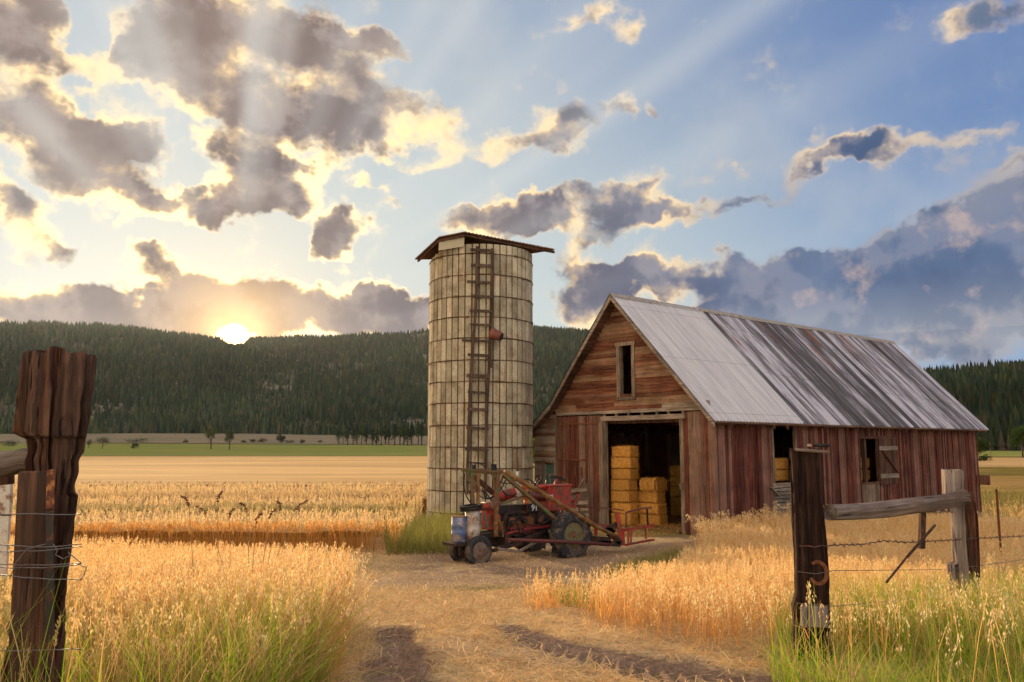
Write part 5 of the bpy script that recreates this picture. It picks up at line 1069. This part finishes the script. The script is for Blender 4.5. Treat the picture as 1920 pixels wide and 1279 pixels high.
GOLD = (.90, .62, .27); PALE = (.98, .79, .46); STEM = (.72, .37, .10); STEM2 = (.57, .235, .045); GREEN = (.15, .28, .012); GREEN2 = (.36, .47, .035); OLIVE = (.30, .25, .06); BROWN = (.33, .17, .07)
def base3(x, y, dz=-.02): return np.stack([x, y, gz(x, y)+dz], -1)
def oats(vg, x, y, hfun, k=13, size=.026, spread=.045, w=.005, cw=None, segs=4, lean=(.12, .16), leaf=.8, green=0):
    n = len(x); h = hfun(x, y)*rng.uniform(.74, 1.12, n)*(1-.30*(rng.random(n) < .08)); b = base3(x, y); cl = fbm(x, y, .9, 51)[:, None]
    az_ = rng.uniform(0, 2*np.pi, n)*.6+fbm(x, y, .5, 61)*9; ln = np.abs(rng.normal(lean[0], lean[1], n))
    cs = col_(STEM2, n)*(1-cl)+col_(STEM, n)*cl; ct = col_(STEM, n)*.5+col_(GOLD, n)*.5
    if green: gsel = (rng.random(n) < green)[:, None]; cs = np.where(gsel, col_(OLIVE, n), cs); ct = np.where(gsel, col_(GREEN2, n)*.5+col_(GOLD, n)*.5, ct)
    ww = np.full(n, w) if cw is None else w*cw(x, y)
    pos = vg.blades(b, h, ww, ln, az_, cs, ct, segs, .2, False); hc = col_(GOLD, n, .2)*(1-cl)+col_(PALE, n, .2)*cl
    vg.heads(pos, h, k, size if cw is None else size, spread, hc)
    m = rng.random(n) < leaf; nm = int(m.sum())
    if nm: vg.blades(b[m]+np.array([0, 0, 1])*(h[m]*rng.uniform(.2, .6, nm))[:, None], h[m]*rng.uniform(.25, .45, nm), np.full(nm, .008), rng.uniform(.4, 1.5, nm), rng.uniform(0, 6.3, nm), col_(STEM, nm), col_(GOLD, nm), 3, .3)
# --- A: oats left of the track
PA = [(-1.82, 9.3), (-1.6, 8.2), (-1.32, 6.9), (-1.18, 5.9), (-1.15, 4.9), (-1.25, 4.2), (-4.5, 4.2), (-9.5, 9.0), (-9.5, 14.3), (-5.5, 12.0), (-3.0, 10.3)]
vg = VG(); x, y = pts_in(PA, 25000, lambda x, y: np.where(y < 5.4, .45, 1.0))
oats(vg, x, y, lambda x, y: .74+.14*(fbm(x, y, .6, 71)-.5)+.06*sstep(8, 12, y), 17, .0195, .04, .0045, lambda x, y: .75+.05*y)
vg.build('oat_crop', 'pale gold ripe oats standing left of the straw covered track', 'oats')
# --- B: oats right of the track, running back to the barn
PB = [(.66, 9.4), (.80, 8.5), (1.28, 7.5), (1.85, 6.8), (2.3, 6.3), (5, 6.3), (9, 11), (13, 18), (17, 24), (20, 34), (15, 33), (5.2, 23.6), (4.3, 19), (2.7, 14.2), (1.3, 11)]
vg = VG(); x, y = pts_in(PB, 34000, lambda x, y: np.minimum(1, 11/np.maximum(y, 6))*np.where(inpoly(x, y, [(1.6, 6.8), (2.6, 8.2), (5.5, 10.5), (9, 13), (9, 4), (1.5, 4)]), .42, 1))
oats(vg, x, y, lambda x, y: .52+.12*(fbm(x, y, .6, 72)-.5)+.10*sstep(11, 18, y)+.10*sstep(9, 14, y)*sstep(2, 5, x), 15, .021, .04, .0045, lambda x, y: .7+.055*y)
x, y = pts_in([(4.4, 19.2), (7, 18.5), (12, 19), (20, 30), (20.2, 36.6), (14, 31.2), (6.1, 24.8), (5.1, 24.0)], 2300)
oats(vg, x, y, lambda x, y: .72+.75*(fbm(x, y, .9, 73)-.5)+.0*x, 24, .045, .16, .007, lambda x, y: .7+.04*y, 5, (.25, .18), .3)
vg.build('oat_crop', 'golden oats with tall loose heads between the track and the long barn wall', 'oats')
# --- C: standing crop beyond the track, left of the silo
vg = VG()
def carpet(vg, x0, x1, y0, y1, nx, ny, dz, ca, cb, mask=None, colfun=None):
    xs = np.linspace(x0, x1, nx); yy = y0+np.linspace(0, 1, ny)**1.4*(y1-y0); Xg, Yg = np.meshgrid(xs, yy); Zg = gz(Xg, Yg)+dz+(fbm(Xg, Yg, .8, 81)-.5)*.14; V = np.stack([Xg, Yg, Zg], -1)
    i = (np.arange(ny-1)[:, None]*nx+np.arange(nx-1)[None, :]).reshape(-1); F = np.stack([i, i+1, i+nx+1, i+nx], 1)
    if mask is not None: xc = V.reshape(-1, 3)[F].mean(1); F = F[mask(xc[:, 0], xc[:, 1])]
    f = fbm(Xg*.25, Yg, 1.2, 91)[..., None]; C = np.array(ca)*(1-f)+np.array(cb)*f
    if colfun is not None: C = colfun(Xg, Yg, C)
    vg.put(V, F, C)
def strip(x, y, C):
    g = (np.exp(-((y-27.6-(fbm(x, x*0, .15, 3)-.5)*3)/1.1)**2)*.8)[..., None]; C = C*(1-g)+np.array([.20, .19, .04])*g
    g = (np.exp(-((y-35-(fbm(x, x*0, .1, 4)-.5)*5)/1.3)**2)*.55)[..., None]; C = C*(1-g)+np.array([.34, .20, .08])*g
    g = sstep(44.2, 45.2, y)[..., None]*.8; return C*(1-g)+np.array([.13, .07, .03])*g
PCm = lambda x, y: (x < -3.5-.10*(y-21)) | (y > 34)
carpet(vg, -46, -.5, 21.1, 46.2, 120, 60, .56, (.62, .40, .17), (.82, .60, .30), PCm, strip)
PC = [(-16, 20.6), (-2.75, 20.6), (-2.9, 27), (-3.6, 34), (-1, 46), (-40, 46), (-24, 30)]
x, y = pts_in(PC, 26000, lambda x, y: np.where(y < 22.3, 1, np.minimum(1, 9/y)))
n = len(x); b = base3(x, y); h = rng.uniform(.68, .86, n)*(1+.12*(fbm(x, y, .4, 95)-.5)); edge = (y < 21.6)[:, None]
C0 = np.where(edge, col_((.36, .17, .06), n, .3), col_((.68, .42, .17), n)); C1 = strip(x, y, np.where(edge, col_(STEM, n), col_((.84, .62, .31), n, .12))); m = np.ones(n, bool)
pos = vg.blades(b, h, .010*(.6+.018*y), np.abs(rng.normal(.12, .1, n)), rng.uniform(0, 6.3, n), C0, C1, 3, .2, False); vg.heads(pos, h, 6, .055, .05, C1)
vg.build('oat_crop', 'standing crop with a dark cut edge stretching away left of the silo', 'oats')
# --- D: field right of the barn
vg = VG()
def mD(x, y): lx, ly = barn_local(x, y); return ((ly < -.6) | (lx > BL+.6)) & (x > .42*y) & (y > 12)
def greenD(x, y, C):
    g = (.75*sstep(.42, .62, fbm(x*.4, y, .12, 44))*sstep(26, 50, y))[..., None]; return C*(1-g)+np.array([.24, .22, .05])*g
carpet(vg, 7, 120, 12, 132, 150, 110, .34, (.50, .31, .10), (.74, .50, .19), mD, greenD)
x, y = pts_in([(7, 12.5), (11, 12.5), (40, 60), (34, 66), (21, 38.6), (14, 27)], 13000, lambda x, y: np.minimum(1, 14/y)); n = len(x); b = base3(x, y); h = rng.uniform(.5, .9, n)
C0 = col_(OLIVE, n); C1 = greenD(x, y, col_(GOLD, n)); pos = vg.blades(b, h, .010*(.6+.02*y), np.abs(rng.normal(.2, .15, n)), rng.uniform(0, 6.3, n), C0, C1, 3, .2, False); vg.heads(pos, h, 6, .05, .05, C1)
vg.build('oat_crop', 'golden green field of grain beyond the far end of the barn', 'oats')
# --- E: green grass at the right, round the fence
vg = VG()
PE = [(1.9, 6.5), (2.3, 7.4), (3.2, 8.6), (5.5, 10.6), (9, 13.5), (10.5, 12), (6, 4.2), (3.2, 3.9), (2.0, 4.6), (1.7, 5.6)]
nearpost = lambda x, y: np.where(np.hypot(x-2.37, y-6.1) < .42, .35, 1.0)
x, y = pts_in(PE, 30000, lambda x, y: nearpost(x, y)*np.minimum(1, 6.5/y)); n = len(x); b = base3(x, y); f = fbm(x, y, .8, 55); g_ = f[:, None]
sel = rng.random(n); C0 = np.where((sel < .22)[:, None], col_((.42, .26, .10), n, .3), col_(GREEN, n, .3)); C1 = np.where((sel < .30)[:, None], col_((.62, .44, .18), n, .3), col_(GREEN2, n, .3)*(.7+.6*g_)); C1 = np.where((sel > .93)[:, None], col_((.16, .30, .16), n), C1)
hh = (.30+.42*f)*rng.uniform(.55, 1.25, n)*np.where(y < 5.6, .72, 1)*np.where(np.hypot(x-2.37, y-6.2) < .6, .55, 1)
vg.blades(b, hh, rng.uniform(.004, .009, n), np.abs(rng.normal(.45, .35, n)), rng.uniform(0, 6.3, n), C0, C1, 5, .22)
x, y = pts_in(PE, 450, nearpost); oats(vg, x, y, lambda x, y: .62+.3*(fbm(x, y, .7, 77)-.2), 12, .026, .05, .0045, None, 4, (.2, .15), .5, .5)
vg.build('green_grass', 'lush green grass with dry stalks round the fence at lower right', 'grass')
# --- F: grass at lower left, in front of the oats and round the big post
vg = VG()
PF = [(-1.2, 5.6), (-1.15, 4.6), (-1.1, 3.7), (-3.2, 3.4), (-4.6, 5.2), (-3.4, 5.9)]
x, y = pts_in(PF, 16000); n = len(x); b = base3(x, y); sel = rng.random(n)*1.0+.35*(fbm(x, y, 1.1, 57)-.5)
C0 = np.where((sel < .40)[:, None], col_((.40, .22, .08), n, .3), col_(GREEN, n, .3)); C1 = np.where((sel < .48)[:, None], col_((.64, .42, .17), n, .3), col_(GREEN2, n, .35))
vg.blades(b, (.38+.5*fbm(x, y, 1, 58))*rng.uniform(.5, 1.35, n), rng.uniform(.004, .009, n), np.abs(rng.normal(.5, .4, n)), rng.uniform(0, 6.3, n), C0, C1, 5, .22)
x, y = pts_in([(-1.15, 2.9), (-1.3, 3.3), (-2.6, 3.3), (-2.5, 2.5), (-1.5, 2.4)], 620); n = len(x); b = base3(x, y); sel = rng.random(n)
C0 = np.where((sel < .45)[:, None], col_((.46, .26, .09), n, .3), col_(GREEN, n, .3)); C1 = np.where((sel < .5)[:, None], col_((.66, .42, .14), n, .3), col_(GREEN2, n, .35))
vg.blades(b, rng.uniform(.5, 1.36, n)*(1-.4*(rng.random(n))), rng.uniform(.004, .011, n), np.abs(rng.normal(.30, .25, n)), rng.uniform(0, 6.3, n), C0, C1, 8, .2)
x, y = pts_in([(-1.4, 2.7), (-1.5, 3.25), (-2.3, 3.25), (-2.1, 2.6)], 26); n = len(x); b = base3(x, y); h = rng.uniform(.9, 1.3, n); pos = vg.blades(b, h, np.full(n, .004), np.abs(rng.normal(.22, .15, n)), rng.uniform(0, 6.3, n), col_(OLIVE, n), col_(GOLD, n), 8, .2, False)
vg.heads(pos, h, 34, .016, .006, col_((.55, .40, .15), n), .34, .2)
x, y = pts_in([(-1.2, 5.2), (-1.0, 6.5), (-1.2, 7.6), (-1.8, 9.2), (-1.35, 7), (-1.25, 5)], 260); n = len(x); b = base3(x, y, .03)
vg.blades(b, rng.uniform(.12, .36, n), np.full(n, .005), rng.uniform(.4, 1.7, n), rng.uniform(-3.1, 3.1, n), col_(STEM, n), col_(PALE, n), 4, .32)
vg.build('green_grass', 'mixed green and straw coloured grass at the lower left by the post', 'grass')
# --- G: weeds round the silo foot, low grass by the tractor, tufts on the track
vg = VG()
for poly, nn, hh, c0, c1 in (([(-3.0, 20.4), (-1.5, 20.6), (-1.35, 22), (-2.0, 25), (-1.6, 27.6), (-3.2, 27.8), (-3.6, 24)], 5200, (.25, .75), (.20, .20, .05), (.36, .34, .09)), ([(1.7, 16.2), (3.9, 15.6), (4.6, 19.4), (4.2, 21.2), (2.4, 18.6)], 4500, (.14, .36), (.20, .20, .05), (.40, .34, .10)),
                            ([(-1.5, 12.6), (.5, 12.4), (.8, 13.6), (-.6, 14.3)], 1700, (.03, .12), (.10, .12, .02), (.16, .19, .04)), ([(.35, 11), (.9, 9.6), (1.4, 11), (1.3, 13), (.6, 12.6)], 1300, (.1, .3), (.16, .17, .03), (.36, .34, .09)), ([(-2.5, 19.5), (3, 20.2), (2.5, 21.8), (-1, 21.4)], 900, (.04, .16), (.30, .22, .07), (.52, .38, .14)),
                            ([(1.7, 20), (4.6, 21), (5.4, 24), (4, 24.5), (2.5, 23)], 900, (.05, .2), (.45, .22, .06), (.62, .33, .09))):
    x, y = pts_in(poly, nn); n = len(x); d = fbm(x, y, 1.2, 31); vg.blades(base3(x, y), rng.uniform(hh[0], hh[1], n)*(.6+.8*d), .012*np.ones(n), np.abs(rng.normal(.4, .3, n)), rng.uniform(0, 6.3, n), col_(c0, n, .35), col_(c1, n, .35), 3, .2)
x, y = np.array([.36, .42, .47, .30, .52, .38, .45, .33, .40, .5, .6, .25]), np.array([10.1, 10.2, 10.0, 10.3, 10.25, 9.9, 10.4, 10.0, 10.15, 10.1, 10.3, 10.2]); x = np.repeat(x, 9)+rng.normal(0, .09, 108); y = np.repeat(y, 9)+rng.normal(0, .09, 108)
oats(vg, x, y, lambda x, y: .34+.2*rng.random(len(x)), 9, .022, .03, .005)
vg.build('weeds', 'green weeds at the silo foot and low grass by the tractor and track', 'weeds')
# --- loose straw over the track
vg = VG(); N = 60000; y = 3.6+(rng.random(N)**1.35)*18; x = rng.uniform(-1, 1, N)*(2.2+.1*y)+.35-.05*(y-6); m1, m2, *_ = ruts(x, y)
keep = rng.random(N) < (1-.93*np.clip(m1+m2, 0, 1))*(1-.9*sstep(.50, .62, fbm(x, y, .9, 21))*sstep(9, 5.2, y))*(1-.72*yard(x, y))*(.25+1.0*fbm(x, y, 1.6, 66)); x, y = x[keep], y[keep]; n = len(x)
L = rng.uniform(.05, .24, n); a = rng.uniform(0, np.pi, n)+.0; dx, dy = np.cos(a)*L/2, np.sin(a)*L/2; z = gz(x, y)+.055+rng.random(n)*.035; tz = rng.normal(0, .018, n); w_ = rng.uniform(.0022, .0042, n)*(.8+.05*y); sx_, sy_ = -np.sin(a)*w_, np.cos(a)*w_
cv_m = rng.normal(0, .012, n)
V = np.stack([np.stack([x-dx-sx_, y-dy-sy_, z-tz], -1), np.stack([x-dx+sx_, y-dy+sy_, z-tz], -1), np.stack([x+cv_m+sx_, y+sy_, z+.006], -1), np.stack([x+cv_m-sx_, y-sy_, z+.006], -1), np.stack([x+dx+sx_, y+dy+sy_, z+tz], -1), np.stack([x+dx-sx_, y+dy-sy_, z+tz], -1)], 1)
i = np.arange(n)*6; F = np.concatenate([np.stack([i, i+1, i+2, i+3], 1), np.stack([i+3, i+2, i+4, i+5], 1)]); c = col_((.74, .53, .26), n, .35); vg.put(V, F, np.repeat(c[:, None, :], 6, 1))
N = 5000; x = rng.uniform(2.0, 6.0, N); y = rng.uniform(21.4, 28, N); lx, ly = barn_local(x, y); k_ = (ly > 1.0) & (ly < 5.4) & (lx > -2.6) & (lx < 2.5) & (rng.random(N) < 1.1-.25*np.abs(lx)); x, y = x[k_], y[k_]; n = len(x)
vg.blades(np.stack([x, y, np.maximum(gz(x, y)+.03, np.where(lx[k_] > 0, -.98, -9))+rng.random(n)*.06], -1), rng.uniform(.03, .12, n), np.full(n, .012), rng.uniform(.5, 2.5, n), rng.uniform(0, 6.3, n), col_((.62, .33, .09), n, .3), col_((.75, .45, .15), n, .3), 2, .1)
vg.build('loose_straw', 'loose straw strewn over the farm track between the two ruts', 'straw')
# --- nodding seed heads rising out of the left oats
rs = random.Random(8)
heads_ = [(366, 1060, 354, 946, -1, 'straight brown seed head, leftmost of those above the oats'), (412, 1055, 408, 938, 1, 'tallest seed head, its tip bent over above the left oats'), (425, 1060, 385, 962, -1, 'short seed head leaning left, low above the oats'), (434, 1065, 430, 968, 1, 'small hooked seed head in the middle of the group'),
          (470, 1070, 462, 958, -1, 'pale arching seed head nodding to the right'), (474, 1075, 480, 978, 1, 'thick dark seed head low above the oats'), (492, 1070, 505, 970, 1, 'dark seed head on a leaning stem, right of the thick one'), (500, 1065, 525, 954, -1, 'long arched seed head bowing over to the left'), (510, 1060, 556, 953, 1, 'rightmost seed head, leaning far out over the oats')]
for (bx_, by_, tx_, ty_, dr, lab) in heads_:
    d = rs.uniform(6.2, 7.4); B0 = Vector(P(bx_, by_, d)); gzz = gzf(B0.x, B0.y); B0 = Vector((B0.x-(tx_-bx_)/1572*d*.8, B0.y, gzz)); T0 = Vector(P(tx_, ty_, d)); t = thing('seed_head_stalk', lab, 'grass stalk', B0, 0, 'seed heads above the left oats')
    mid = B0.lerp(T0, .55)+Vector(((B0.x-T0.x)*.18, 0, .05)); c_ = [B0*(1-u)**2+mid*2*u*(1-u)+T0*u*u for u in np.linspace(0, 1, 16)]; m_ = MB(); m_.tube([p-B0 for p in c_], [.0035-.0015*u for u in np.linspace(0, 1, 16)], 5); m_.build('stem', plain('dry_stem', (.36, .20, .08), .8) if 'dry_stem' not in bpy.data.materials else bpy.data.materials['dry_stem'], t)
    m_ = MB(); dirv = (c_[-1]-c_[-2]).normalized(); bend = Vector((dr*.055, 0, .005))
    hp = [T0+dirv*.02*k+bend*(k*.16)**1.5-Vector((0, 0, .0016*k*k)) for k in range(6)]
    for k, p in enumerate(hp):
        for q_ in range(4):
            dd = Vector((rs.uniform(-1, 1), rs.uniform(-1, 1), rs.uniform(-1, .3))).normalized(); m_.tube([p-B0, p-B0+dd*.010, p-B0+dd*.020], [.002, .0062, .001], 5)
    m_.tube([p-B0 for p in hp], .0025, 4); m_.build('seed_head', bpy.data.materials.get('seed_brown') or plain('seed_brown', (.20, .085, .03), .8), t)
# ================================================================ TREES
def hit(px, py):
    r = ray(px, py)
    for d in np.concatenate([np.arange(20, 300, 2), np.arange(300, 1400, 5)]):
        z = CZ+r[2]*d/r[1]; x = r[0]*d/r[1]
        if gzf(x, d) >= z: return x, d
    return r[0]*1000/r[1], 1000
def crown_mesh(n, rx, rz_, z0, clumps, leaf, c, seed, vary=.45, cone=0):
    r = np.random.default_rng(seed); cc = r.normal(0, 1, (clumps, 3)); cc /= np.linalg.norm(cc, axis=1, keepdims=True); cc *= r.uniform(.25, .85, (clumps, 1)); cr = r.uniform(.25, .5, clumps); sh = r.uniform(1-vary, 1+vary, clumps)
    k = r.integers(0, clumps, n); u = r.normal(0, 1, (n, 3)); u /= np.linalg.norm(u, axis=1, keepdims=True); p = cc[k]+u*(cr[k]*r.random(n)**.4)[:, None]
    if cone: p[:, :2] *= (1.15-.9*np.clip((p[:, 2:3]+1)/2, 0, 1))
    p = p*np.array([rx, rx, rz_])+np.array([0, 0, z0]); a = r.normal(0, 1, (n, 3)); a /= np.linalg.norm(a, axis=1, keepdims=True); b = np.cross(a, r.normal(0, 1, (n, 3))); b /= np.linalg.norm(b, axis=1, keepdims=True); L = leaf*r.uniform(.6, 1.4, (n, 1))
    V = np.stack([p-a*L, p-b*L*.5, p+a*L, p+b*L*.5], 1).reshape(-1, 3); F = np.arange(n*4).reshape(-1, 4); C = np.array(c)[None]*(sh[k]*r.uniform(.75, 1.25, n))[:, None]; C = np.repeat(C, 4, 0)
    me = bpy.data.meshes.new('crown'); me.vertices.add(n*4); me.vertices.foreach_set('co', V.astype(np.float32).ravel()); me.loops.add(n*4); me.loops.foreach_set('vertex_index', F.astype(np.int32).ravel()); me.polygons.add(n); me.polygons.foreach_set('loop_start', np.arange(0, n*4, 4, dtype=np.int32))
    at = me.color_attributes.new('Col', 'FLOAT_COLOR', 'POINT'); q_ = np.ones((n*4, 4), np.float32); q_[:, :3] = C; at.data.foreach_set('color', q_.ravel()); me.update(calc_edges=True); me.materials.append(M['leaf']); return me
def tree(name, label, cat, px, py, hpx, wpx, c, seed, n=900, shape='round', group=None, loc=None):
    x, y = hit(px, py) if loc is None else loc; s_ = y/1560.; H = hpx*s_; Wd = wpx*s_/2; t = thing(name, label, cat, (x, y, gzf(x, y)-.2), rb.uniform(0, 6), group)
    tr_h = {'round': .30, 'bush': .05, 'tall': .35, 'cone': .12}[shape]; rz_ = H*(1-tr_h)/2; z0 = H*tr_h+rz_
    m_ = MB(); r = random.Random(seed); m_.tube([(0, 0, -.3), (r.uniform(-.02, .02)*H, 0, H*.4), (r.uniform(-.03, .03)*H, 0, H*.8)], [H*.028, H*.02, H*.006], 7)
    for k in range(6): a = r.uniform(0, 6.3); z = H*r.uniform(tr_h*.7, .6); m_.tube([(0, 0, z), (Wd*.5*math.cos(a), Wd*.5*math.sin(a), z+H*.12), (Wd*.8*math.cos(a), Wd*.8*math.sin(a), z+H*.25)], [H*.011, H*.007, H*.002], 5)
    m_.build('trunk' if shape != 'bush' else 'stem', M['bark'], t)
    link('crown' if shape != 'bush' else 'foliage', crown_mesh(n, Wd, rz_, z0, 26 if shape != 'tall' else 15, H*.028 if shape != 'bush' else H*.07, c, seed, .45, shape == 'cone'), None, t); return t
tree('birch_tree', 'thin airy birch on the pasture edge below the sun, left one of the pair', 'tree', 395, 843, 46, 24, (.10, .10, .035), 1, 700, 'tall'); tree('birch_tree', 'bushier birch just right of the airy one on the pasture edge', 'tree', 430, 844, 40, 24, (.075, .085, .03), 2, 1000, 'tall')
tree('round_tree', 'small round tree standing just right of the big notched post', 'tree', 192, 842, 25, 30, (.07, .08, .03), 3, 900); tree('round_tree', 'narrow small tree half hidden by the right edge of the big post', 'tree', 166, 842, 20, 16, (.06, .07, .03), 4, 700)
for i, (px, py, w_, h_, lab) in enumerate([(16, 838, 40, 14, 'wide low bush at the far left, above the fence rail'), (256, 832, 50, 12, 'widest low dark bush on the pasture, left of the birches'), (253, 842, 18, 13, 'small round bush in front of the widest one'), (348, 831, 14, 8, 'small dot of a bush left of the airy birch'), (457, 831, 12, 7, 'tiny bush right of the birch pair'), (474, 831, 15, 9, 'small bush, second right of the birch pair'), (491, 831, 22, 11, 'reddish brown rounded bush on the pasture'), (527, 831, 18, 20, 'pointed shrub taller than the bushes near it'), (543, 832, 22, 8, 'flat bush at the right foot of the pointed shrub'), (566, 832, 14, 9, 'small bush midway between pointed shrub and copse'), (600, 831, 12, 6, 'smallest bush just left of the copse')]):
    tree('bush', lab, 'bush', px, py, h_, w_, (.09, .055, .035) if i == 6 else (.05, .06, .028), 20+i, 500, 'bush', 'bushes on the far pasture')
pr = random.Random(31)
WHO = ['dark conifer in the copse on the pasture left of the silo', 'lighter broad tree in the copse left of the silo']
for i in range(19):
    px = 636+i*8.6+pr.uniform(-2, 2); k = i % 4 == 1; tree('conifer' if not k else 'round_tree', WHO[1 if k else 0], 'tree', px, 834+pr.uniform(-1, 2), pr.uniform(26, 40)+i*.7, pr.uniform(13, 19), (.045, .075, .02) if k else (.028, .048, .02), 60+i, 600, 'cone' if not k else 'round', 'broad trees in the copse left of the silo' if k else 'conifers in the copse left of the silo')
tree('round_tree', 'bright green leafy tree showing between the silo and the barn roof', 'tree', 1010, 850, 108, 70, (.16, .22, .035), 90, 3600, 'round', None, (2.0, 64.)); tree('round_tree', 'mid green tree just behind the bright one beside the silo', 'tree', 1035, 850, 74, 60, (.09, .14, .03), 91, 2400, 'round', None, (5.0, 72.))
tree('round_tree', 'dark green tree peeking past the far right corner of the barn', 'tree', 1833, 864, 50, 52, (.055, .075, .02), 93, 2600, 'round'); tree('bush', 'small dark bush at the foot of the tree by the barn corner', 'bush', 1845, 866, 17, 28, (.045, .06, .02), 94, 900, 'bush'); tree('round_tree', 'big dark round tree at the right edge of the picture', 'tree', 1918, 859, 62, 50, (.05, .08, .02), 95, 3200, 'round')
m_ = MB(); xq, yq = hit(1858, 858); pt_ = thing('pole', 'thin lone pole on the green pasture right of the barn', 'pole', (xq, yq, gzf(xq, yq))); m_.tube([(0, 0, -.3), (0, 0, 28*yq/1560)], .06, 6); m_.tube([(-.4, 0, 24*yq/1560), (.4, 0, 24*yq/1560)], .04, 5); m_.build('shaft', M['grey_wood'], pt_)

# ================================================================ HAZE
m_ = MB(); m_.b2((-1620, -14.5, -6.2), (1660, 2750, 420)); hz = NT('haze'); pv = hz.n('ShaderNodeVolumePrincipled'); pv.inputs['Color'].default_value = (.72, .84, 1, 1); pv.inputs['Density'].default_value = .00002; pv.inputs['Anisotropy'].default_value = .6
hz.l(pv.outputs[0], hz.out.inputs['Volume']); tag(m_.build('haze', hz.m), kind='stuff')
